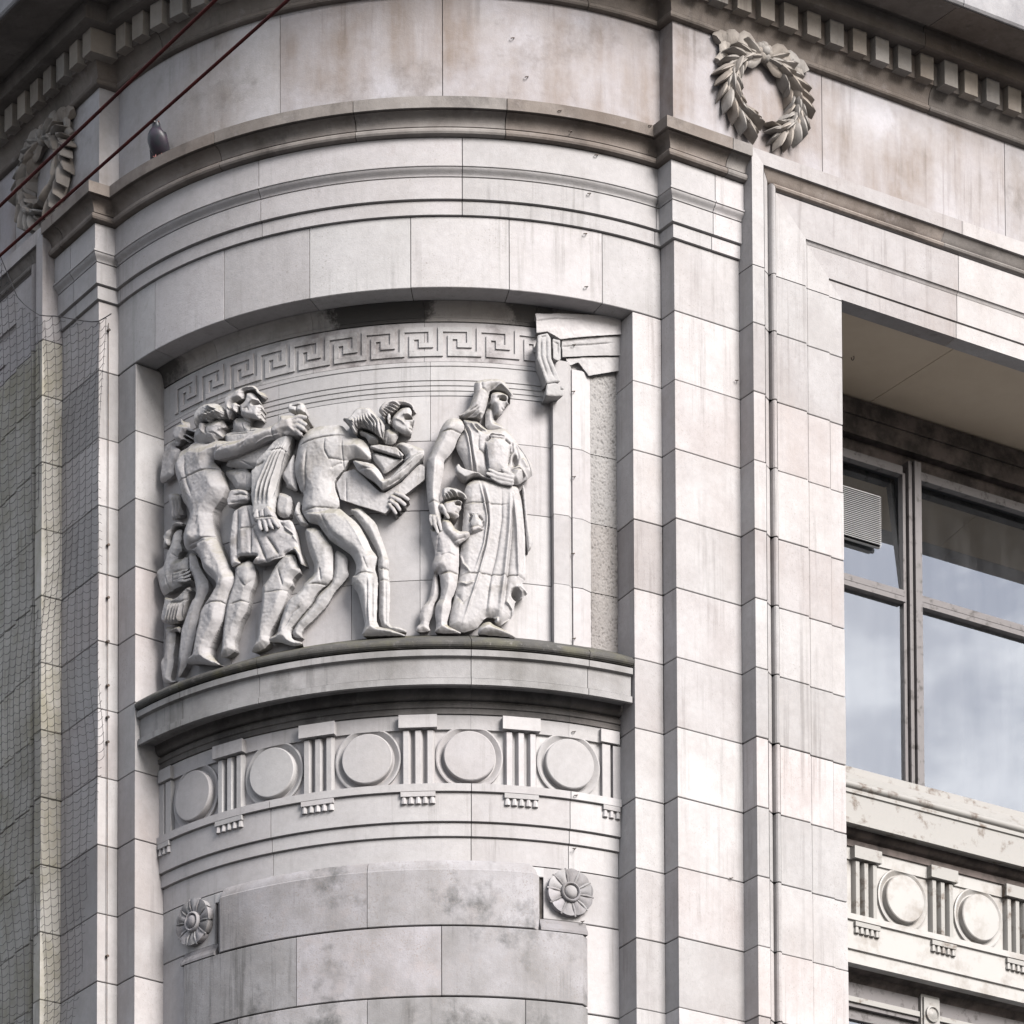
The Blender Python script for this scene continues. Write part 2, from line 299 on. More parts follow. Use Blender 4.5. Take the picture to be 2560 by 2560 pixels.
# ------------------------------------------------------------------ ground
def ground(name, x0, x1, y0, y1, z, mat):
    me = mesh([(x0, y0, z), (x1, y0, z), (x1, y1, z), (x0, y1, z)], [(0, 1, 2, 3)], fix=False); o = link(name, me, mat); o['kind'] = 'structure'; return o
ground('road', -800, 800, -800, 800, 0, 'asphalt')
pv = [Rp+dR*60+nR*3.2, Rp+nR*3.2-dR*.2, pol(R+3.3, 30), pol(R+3.3, 10), pol(R+3.3, -10), pol(R+3.3, -30), Lp+nL*3.2-dL*.2, Lp+dL*60+nL*3.2, V2(0, 90)]
me = mesh([(q[0], q[1], 0) for q in pv]+[(q[0], q[1], .13) for q in pv], [tuple(range(9)), tuple(range(17, 8, -1))]+[(i, (i+1) % 9, (i+1) % 9+9, i+9) for i in range(9)])
o = link('pavement', me, 'pave'); o['kind'] = 'structure'

# ------------------------------------------------------------------ the stone building
B = thing('corner_building', 'pale limestone corner building with a rounded bay, pilasters and a dentilled cornice', 'building')
ZC = [13.74-.3855*k for k in range(0, 14)]          # course joints, top down
K = 13.745
FPROF = [(0, .2519), (.078, .2519), (.079, .232), (.085, .232)]+curve((.086, .246), (.142, .196), 6, 'cyma')+[(.143, .188), (.148, .188), (.149, .222), (.154, .232), (.163, .237), (.173, .232), (.179, .220), (.181, .203), (.187, .203), (.188, .214), (.392, .214), (.393, .205)]+curve((.396, .206), (.412, .194), 3, 'cyma')+[(.414, .197), (.562, .197), (.563, .184), (.568, .184), (.569, .188), (.655, .188)]
ZT = 14.728
frame_plan = [Rc+dR*.0, Rc+nR*(D2)]+[nR*(R+o_)+dR*(W1+q_) for q_, o_ in FPROF[1:]]
reveal = [nR*(R-.74)+dR*(W1+.655)]
# hidden masonry behind the face stones
left_core = mirror([Ra, Rp, Rc, Rf]+frame_plan[2:]+reveal)
core_n = left_core+[pol(R, -TH), pol(RI, -TH)]+[pol(RI, a) for a in np.linspace(-TH, TH, 40)[1:-1]]+[pol(RI, TH), pol(R, TH)]+[Ra, Rp, Rc, Rf]+frame_plan[2:]+reveal
seen = []
for p in core_n:
    if not seen or np.linalg.norm(p-seen[-1]) > 1e-4: seen.append(p)
core_n = seen
link('mortar_core', solid(polyroute(core_n), [(-.016, 0), (-.016, K+.002), (-.02, K+.002), (-.02, 0)]), 'mortar', B)
core_t = mirror([Ra, Rp, Rp+dR*.5])+[pol(R, a) for a in np.linspace(-44, 44, 40)]+[Ra, Rp, Rp+dR*.5]
link('mortar_core', solid(polyroute(core_t), [(-.016, K+.006), (-.016, 16.0), (-.4, 16.0), (-.4, K+.006)]), 'mortar', B)
for sd in (1, -1):
    mb = MB(); wbox(mb, .502, 7, D1-.5, D1-.016, 14.19, 16.0, sd); link('mortar_core', mb.mesh(), 'mortar', B)
# walls of both wings below and past the windows, and the storeys down to the street
for sd in (1, -1):
    mb = MB(); wbox(mb, 4.5, 9, -.9, .12, 0, 14.6, sd); wbox(mb, 1.08, 4.52, -.9, .10, 0, 6.2, sd); link('wing_wall', mb.mesh(), 'clean', B)
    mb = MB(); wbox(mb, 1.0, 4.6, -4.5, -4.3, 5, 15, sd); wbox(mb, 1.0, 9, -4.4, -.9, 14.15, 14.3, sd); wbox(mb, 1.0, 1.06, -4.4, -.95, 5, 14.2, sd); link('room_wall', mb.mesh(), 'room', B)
mb = MB(); wbox(mb, -.3, 9, -9, -.9, 16.3, 16.4); link('roof', mb.mesh(), 'cornice', B)

def stones(name, mat, prof, joints, base=0.0, par=B):
    out = []
    for a, b in zip(joints[:-1], joints[1:]):
        out.append(link(name, solid(route(wgap(a, sign=-1), wgap(b), base), prof), mat, par))
    return out
# bay blocks beside the niche, pilasters, window surrounds: one stone per course
def course_blocks(z0, z1, top=False):
    pr = ashlar(z0, z1)
    a = [pol(RI-.01, TH), pol(R, TH)]+[pol(R, t) for t in (41.3, 42.5, 43.8)]+[nR*R+dR*-.002]
    b = [Ra-nR*0+dR*.0, Rp, Rc-dR*.001]
    for pts, nm in ((a, 'jamb_stone'), (b, 'pilaster_stone')):
        if top and nm == 'jamb_stone': continue
        link(nm, solid(polyroute(pts), pr), 'clean', B); link(nm, solid(polyroute(mirror(pts)), pr), 'clean', B)
for i in range(len(ZC)-1): course_blocks(ZC[i+1], ZC[i])
course_blocks(ZC[0], 14.140, top=True)
zj = [14.511, 14.066]+ZC
for i in range(len(zj)-1):
    pr = ashlar(zj[i+1], zj[i]); pts = frame_plan+reveal
    if i == 0:       # top stones of the surround are mitred into the head
        continue
    link('frame_stone', solid(polyroute(pts), pr), 'clean', B); link('frame_stone', solid(polyroute(mirror(pts)), pr), 'algae', B)
# mitred corner stone and head stones of the window surround
def frame_run(side, vertical, s0, s1, mat='clean'):
    prof = [(0.0, D1-.05)]+FPROF+[(.655, D1-.05)]
    v = []
    n = len(prof)
    for e, s in ((0, s0), (1, s1)):
        for q, off in prof:
            if vertical: z = (ZT-q) if (e == 1 and s is None) else s; v.append(W(W1+q, off, z, side))
            else: t = (W1+q) if (e == 0 and s is None) else s; v.append(W(t, off, ZT-q, side))
    f = [(i, (i+1) % n, n+(i+1) % n, n+i) for i in range(n)]+[tuple(range(n)), tuple(range(2*n-1, n-1, -1))]
    return link('frame_stone', mesh(v, f), mat, B)
for sd in (1, -1):
    frame_run(sd, True, 14.066+.002, None)
    for a, b in ((None, 1.898), (1.902, 3.398), (3.402, 4.6)): frame_run(sd, False, a, b)
    sec = [(q_+(.001 if q_ < .1 else 0), o_+.0025) for q_, o_ in FPROF if .0785 < q_ < .1805]; sec = [(sec[0][0], .17)]+sec+[(sec[-1][0], .17)]; n_ = len(sec)
    for a, b in ((None, 1.78), (1.783, 3.2), (3.203, 4.6)):
        v = [W((W1+q_) if (t_ is None) else t_, o_, ZT-q_, sd) for t_ in (a, b) for q_, o_ in sec]
        link('head_moulding', mesh(v, [(i, (i+1) % n_, n_+(i+1) % n_, n_+i) for i in range(n_)]+[tuple(range(n_)), tuple(range(2*n_-1, n_-1, -1))], 20), 'crown', B)
    for a, b in ((1.0, 1.968), (1.972, 3.3), (3.304, 4.6)):
        mb = MB(); wbox(mb, a, b, -.76, .16, 14.075, 14.18, sd); link('soffit_slab', mb.mesh(), 'soffit', B)
# lintel over the niche
lj = [-45, -35.3, -21.4, -7.4, 7.4, 21.4, 35.3, 45]
for a, b in zip(lj[:-1], lj[1:]):
    link('lintel_stone', solid(arcroute(R, wgap(a, sign=-1) if a > -45 else -44.95, wgap(b) if b < 45 else 44.95), ashlar(K-.002, 14.140, back=-.2)), 'lintel', B)
# architrave: two fascias and a small cyma
arch = [(-.07, 14.137), (.016, 14.141), (.016, 14.213), (.008, 14.214), (.008, 14.219), (.031, 14.222), (.031, 14.338), (.022, 14.339), (.022, 14.345)]+curve((.030, 14.346), (.056, 14.386), 5, 'cyma')+[(.062, 14.388), (.062, 14.397), (.052, 14.401), (.052, 14.548), (-.07, 14.548)]
stones('architrave_stone', 'lintel', arch, [-100-W1, -100-.24, -43.7, -14.7, 14.7, 43.7, 100+.24, 100+W1])
# crown moulding over it
crown = [(-.07, 14.552), (.05, 14.552), (.066, 14.552)]+[(.075+.016*math.sin(k*math.pi/5), 14.553+.038*(1-math.cos(k*math.pi/5))/2) for k in range(1, 6)]+[(.062, 14.594), (.062, 14.600)]+curve((.070, 14.601), (.126, 14.660), 7, 'cove')+[(.116, 14.662), (.116, 14.668), (.138, 14.670), (.140, 14.732), (.05, 14.772), (-.07, 14.772)]
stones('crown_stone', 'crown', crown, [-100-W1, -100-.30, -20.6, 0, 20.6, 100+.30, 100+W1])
# plain frieze above the crown
stones('frieze_stone', 'frieze', ashlar(14.73, 15.40), [-107, -102.319, -101.013, -12, 12, 101.013, 102.319, 107])
# main cornice
bed = [(-.07, 15.368), (.020, 15.368)]+[(.022+.018*math.sin(k*math.pi/5), 15.369+.034*(1-math.cos(k*math.pi/5))/2) for k in range(1, 6)]+[(.022, 15.405)]+curve((.024, 15.407), (.072, 15.497), 5, 'cove')+[(.075, 15.498), (.075, 15.64), (-.07, 15.64)]
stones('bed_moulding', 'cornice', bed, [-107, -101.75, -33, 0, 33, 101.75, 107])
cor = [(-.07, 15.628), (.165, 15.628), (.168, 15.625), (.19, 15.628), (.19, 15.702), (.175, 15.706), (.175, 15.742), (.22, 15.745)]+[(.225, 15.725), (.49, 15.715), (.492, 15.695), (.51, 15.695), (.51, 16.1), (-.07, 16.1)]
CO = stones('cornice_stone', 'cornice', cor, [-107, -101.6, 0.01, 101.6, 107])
stones('corona_stone', 'corona', [(.505, 15.70), (.525, 15.698), (.535, 15.71), (.535, 15.98)]+curve((.54, 15.985), (.60, 16.08), 4, 'cyma')+[(.61, 16.1), (.61, 16.13), (.3, 16.2), (.3, 16.11), (.505, 16.11)], [-107, -101.6, -100.3, 0.01, 100.3, 101.6, 107])
# dentils
for sd in (1, -1):
    for k in range(-1, 30):
        t = 1.031-.1585*6+.1585*k
        if t < -.02 or t > 4.4: continue
        big = abs(t-(1.031+.1585*5)) < .02
        mb = MB(); wbox(mb, t-.047, t+.047, D1+.06, D1+(.14 if big else .122), 15.492-(.006 if big else 0), 15.627, sd); link('dentil', mb.mesh(), 'dentil', B)
    mb = MB(); wbox(mb, -.118, -.022, D1-.05, D1+.118, 15.490, 15.627, sd); link('dentil', mb.mesh(), 'dentil', B)
for k in range(-10, 11):
    a = k*3.95; mb = MB(); pbox(mb, R+.06, R+.122, a-1.17, a+1.17, 15.492, 15.627); link('dentil', mb.mesh(), 'dentil', B)

# ------------------------------------------------------------------ inside the niche
# back wall behind the figures
nz_ = [11.80, 12.215, 12.60, 12.985, 13.235]
nj = [[-TH, -24, -2.7, 8.2, 28.9], [-TH, -18, 8.2, 28.9], [-TH, -26, -6, 11, 28.9], [-TH, -15, 9.9, 28.9]]
for (z0, z1), js in zip(zip(nz_[:-1], nz_[1:]), nj):
    for a, b in zip(js[:-1], js[1:]):
        link('niche_stone', solid(arcroute(RI, a+.04, b-.04), ashlar(z0, z1, g=.0012, ch=.0015)), 'niche', B)
gro = [(0.0, 13.238)]
for zz in (13.262, 13.291, 13.32, 13.400):
    gro += [(0, zz-.004), (-.005, zz-.0035), (-.005, zz+.003), (0, zz+.004)]
gro += [(0, 13.425)]
for a, b in zip([-TH, -15, 9.9], [-15, 9.9, 28.9]):
    link('niche_stone', solid(arcroute(RI, a+.03, b-.03), [(-.06, 13.238)]+gro+[(-.06, 13.425)]), 'niche', B)
for a, b in zip([-TH, -27, -9, 9, 26.5], [-27, -9, 9, 26.5, TH]):
    link('niche_stone', solid(arcroute(RI, a+.03, b-.03), [(-.06, 13.427), (0, 13.427), (0, 13.641), (-.006, 13.642), (-.006, 13.648), (-.06, 13.648)]), 'keystone', B)
    link('niche_stone', solid(arcroute(RI, a+.03, b-.03), [(-.06, 13.649), (.002, 13.65), (.002, 13.668)]+curve((.004, 13.67), (.05, 13.742), 5, 'cove')+[(.05, 13.743), (-.06, 13.743)]), 'sootniche', B)
# Greek key: one raised meander unit after another
def key_mesh(a0):
    # columns of 0.75 degree, rows of the fret
    rows = {'b': (13.455, 13.481), 'm': (13.503, 13.528), 'i': (13.548, 13.572), 't': (13.590, 13.616)}
    c = lambda k: a0+k*.75
    rects = [(c(-1), c(0), 13.455, 13.616), (c(0), c(6), *rows['t']), (c(5), c(6), 13.503, 13.5895), (c(3), c(4.999), *rows['m']), (c(3), c(4), 13.5285, 13.572), (c(1), c(2.999), *rows['i']), (c(1), c(2), 13.4815, 13.5475), (c(1), c(6.999), *rows['b'])]
    mb = MB()
    for a, b, z0, z1 in rects: pbox(mb, RI-.004, RI+.0095, a, b, z0, z1)
    return mb.mesh()
for k in range(-7, 4):
    link('key_motif', key_mesh(5.88+6*k), 'keystone', B)
# ledge under the figures
led = [(-.195, 11.90), (-.185, 11.918), (-.01, 11.814)]
nose = [(-.195, 11.80), (-.19, 11.912), (-.006, 11.812), (0, 11.805), (.007, 11.797), (.009, 11.788), (.007, 11.778), (0, 11.770), (-.008, 11.767), (-.008, 11.765)]
fas = [(-.195, 11.60), (-.195, 11.765), (-.022, 11.763), (-.022, 11.757), (-.006, 11.755), (-.006, 11.722), (-.028, 11.716), (-.030, 11.610), (-.036, 11.609), (-.036, 11.604), (-.014, 11.602), (-.014, 11.568), (-.032, 11.566), (-.036, 11.590), (-.14, 11.594)]
bedl = [(-.195, 11.463), (-.195, 11.60), (-.128, 11.594)]+curve((-.130, 11.590), (-.158, 11.540), 4, 'cove')+[(-.168, 11.538), (-.168, 11.524), (-.150, 11.521), (-.152, 11.498), (-.160, 11.494), (-.160, 11.466)]
lj = [-TH+.15, -30, -15.8, 15.8, 33, TH-.15]
for a, b in zip(lj[:-1], lj[1:]):
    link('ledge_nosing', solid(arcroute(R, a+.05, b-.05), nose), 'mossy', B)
    link('ledge_stone', solid(arcroute(R, a+.05, b-.05), fas), 'ledge', B)
lj = [-TH, -16, 16, 31.5, TH]
ent = [(-.06, 10.80), (.003, 10.80), (.003, 10.802)]
for a, b in zip(lj[:-1], lj[1:]):
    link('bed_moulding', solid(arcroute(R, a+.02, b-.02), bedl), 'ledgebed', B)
    link('frieze_stone', solid(arcroute(RI, a+.02, b-.02), [(-.06, 11.38), (.016, 11.384), (.018, 11.463), (-.06, 11.463)]), 'niche', B)
    link('frieze_stone', solid(arcroute(RI, a+.02, b-.02), [(-.06, 11.07), (0, 11.07), (0, 11.386), (-.06, 11.386)]), 'niche', B)
    link('frieze_stone', solid(arcroute(RI, a+.06, b-.06), [(-.06, 10.662), (0, 10.662), (0, 10.793), (-.006, 10.794), (-.006, 10.799), (.014, 10.801), (.014, 10.869), (.006, 10.870), (.006, 10.876), (.028, 10.878), (.028, 11.030), (.022, 11.032), (.022, 11.036), (.044, 11.037), (.044, 11.078), (-.06, 11.078)]), 'niche', B)
# triglyphs with their caps and drops, and the round bosses between them
def tri_parts(P, mat, cm, w=.0875, zb=11.078, zt=11.385, cap=True):
    """P(x, d, z): x across, d proud of the wall"""
    mb = MB(); nst = [-1, -.62, -.36, .0, .36, .62, 1]
    # three upright bars with bevelled channels between
    for c0, c1 in ((-1, -.46), (-.27, .27), (.46, 1)):
        x0, x1 = c0*w, c1*w; b = .010
        v = [P(x0, -.01, zb), P(x0, .010, zb), P(x0+b, .034, zb), P(x1-b, .034, zb), P(x1, .010, zb), P(x1, -.01, zb)]
        v2 = [P(x0, -.01, zt), P(x0, .010, zt-.004), P(x0+b, .034, zt-.012), P(x1-b, .034, zt-.012), P(x1, .010, zt-.004), P(x1, -.01, zt)]
        mb.add(v+v2, [tuple(range(5, -1, -1)), tuple(range(6, 12))]+[(i, (i+1) % 6, (i+1) % 6+6, i+6) for i in range(6)])
    body = link('triglyph', mb.mesh(25), mat, None)
    m2 = MB(); box = lambda x0, x1, d0, d1, z0, z1: m2.hexa([P(x0, d0, z0), P(x1, d0, z0), P(x1, d1, z0), P(x0, d1, z0), P(x0, d0, z1), P(x1, d0, z1), P(x1, d1, z1), P(x0, d1, z1)])
    m2 = MB(); box(-w-.013, w+.013, .0, .056, zt-.002, zt+.068); c = link('cap', m2.mesh(), cm, body)
    m2 = MB(); box(-w-.004, w+.004, .015, .046, zb-.070, zb-.044); c = link('regula', m2.mesh(), cm, body)
    for k in range(5):
        x = (k-2)*w*.43; m2 = MB(); n = 8; v = []
        for zz, rr in ((zb-.068, .011), (zb-.098, .0165), (zb-.108, .0165)):
            for q in range(n): v.append(P(x+rr*math.cos(2*math.pi*q/n), .030+rr*math.sin(2*math.pi*q/n), zz))
        f = [(a*n+q, a*n+(q+1) % n, (a+1)*n+(q+1) % n, (a+1)*n+q) for a in (0, 1) for q in range(n)]+[tuple(range(n)), tuple(range(3*n-1, 2*n-1, -1))]
        m2.add(v, f); link('gutta', m2.mesh(), cm, body)
    return body
def boss(P, mat, zc=11.232, half=.1535):
    mb = MB(); n = 48; v = []; rings = [(.180, -.004), (.180, .016), (.172, .018), (.158, .010), (.146, .001), (.138, -.004), (.137, .036), (.132, .041), (.06, .043), (.001, .043)]
    for r_, d in rings:
        for q in range(n):
            a = 2*math.pi*q/n; v.append(P(r_*math.cos(a), d, zc+max(-half, min(half, r_*math.sin(a)))))
    f = [(i*n+q, i*n+(q+1) % n, (i+1)*n+(q+1) % n, (i+1)*n+q) for i in range(len(rings)-1) for q in range(n)]+[tuple(range((len(rings)-1)*n, len(rings)*n))]
    mb.add(v, f); return mb.mesh(30)
def bayP(a0): return lambda x, d, z: (lambda q: Vector((q[0], q[1], z)))(pol(RI+d, a0+math.degrees(x/RI)))
for k in (-2, -1, 0, 1):
    t_ = tri_parts(bayP(7.9+15.8*k), 'niche', 'niche'); t_.parent = B
for sgn in (-1, 1):          # the outermost ones die into the jambs
    P = bayP(sgn*39.5)
    mb = MB(); nm = 'triglyph'
    for c0, c1 in ((-1, -.46), (-.27, .27)):
        xs = sorted([-sgn*-c0*.0875*1.0 if False else sgn*c0*.0875, sgn*c1*.0875]); mb.hexa([P(xs[0], -.01, 11.078), P(xs[1], -.01, 11.078), P(xs[1], .028, 11.078), P(xs[0], .028, 11.078), P(xs[0], -.01, 11.38), P(xs[1], -.01, 11.38), P(xs[1], .028, 11.375), P(xs[0], .028, 11.375)])
    body = link('triglyph', mb.mesh(), 'niche', B)
    for z0, z1, d, w in ((11.383, 11.453, .042, .1), (11.008, 11.034, .046, .09)):
        x0, x1 = sorted([-sgn*w, sgn*.01]); mb = MB(); mb.hexa([P(x0, 0, z0), P(x1, 0, z0), P(x1, d, z0), P(x0, d, z0), P(x0, 0, z1), P(x1, 0, z1), P(x1, d, z1), P(x0, d, z1)]); link('cap' if z0 > 11.2 else 'regula', mb.mesh(), 'niche', body)
    for q in range(3):
        mb = MB(); x = -sgn*(.075-q*.0376); mb.tube([P(x, .03, 11.01), P(x, .03, 10.97)], .0155, 8, [.7, 1]); link('gutta', mb.mesh(), 'niche', body)
for k in (-2, -1, 0, 1, 2): link('boss', boss(bayP(15.75*k), 'niche'), 'niche', B)
# lower raised panel of large blocks between the rosettes
def panel_block(a, b, z0, z1, p=.036, chl=False, chr=False, cht=False):
    pts = []
    if chl: pts += [pol(RI, a-1.2), pol(RI+p, a)]
    pts += [pol(RI+p, a+(b-a)*k/12) for k in range(13)]
    if chr: pts += [pol(RI+p, b), pol(RI, b+1.2)]
    out = []
    for q in pts:
        if not out or np.linalg.norm(q-out[-1]) > 1e-4: out.append(q)
    pr = ashlar(z0, z1, back=-.1)
    if cht: pr = [(-.1, z0+.002), (-.003, z0+.002), (0, z0+.005), (0, z1-.004), (-.006, z1+.004), (-.010, z1+.022), (-.022, z1+.045), (-.036, z1+.060), (-.1, z1+.06)]
    link('panel_stone', solid(polyroute(out), pr), 'panel', B)
panel_block(-25.5, -.06, 10.305, 10.612, chl=True, cht=True); panel_block(.06, 25.5, 10.305, 10.612, chr=True, cht=True)
for z0, z1, js in ((9.918, 10.301, [-33.4, -11.45, 11.4, 33.4]), (9.53, 9.914, [-33.4, -22, 0, 24.2, 33.4]), (9.14, 9.526, [-33.4, -11, 12, 33.4])):
    for i, (a, b) in enumerate(zip(js[:-1], js[1:])): panel_block(a+.06, b-.06, z0, z1, chl=(i == 0), chr=(i == len(js)-2))
for sg in (-1, 1):
    a, b = sorted((sg*26.7, sg*34.3))
    link('panel_moulding', solid(arcroute(RI, a, b), [(-.05, 10.303), (.036, 10.303), (.034, 10.318), (.02, 10.338), (.010, 10.35), (.006, 10.372), (-.05, 10.372)]), 'panel', B)
    a, b = sorted((sg*27.4, sg*TH))
    link('niche_stone', solid(arcroute(RI, a, b), ashlar(10.374, 10.66)), 'niche', B)
    for z0, z1 in ((9.885, 10.372), (9.5, 9.881), (9.1, 9.496)):
        a, b = sorted((sg*34.2, sg*TH)); link('niche_stone', solid(arcroute(RI, a, b), ashlar(z0, z1)), 'niche', B)
link('niche_stone', solid(arcroute(RI, -27.4, 27.4), ashlar(10.60, 10.66)), 'niche', B)

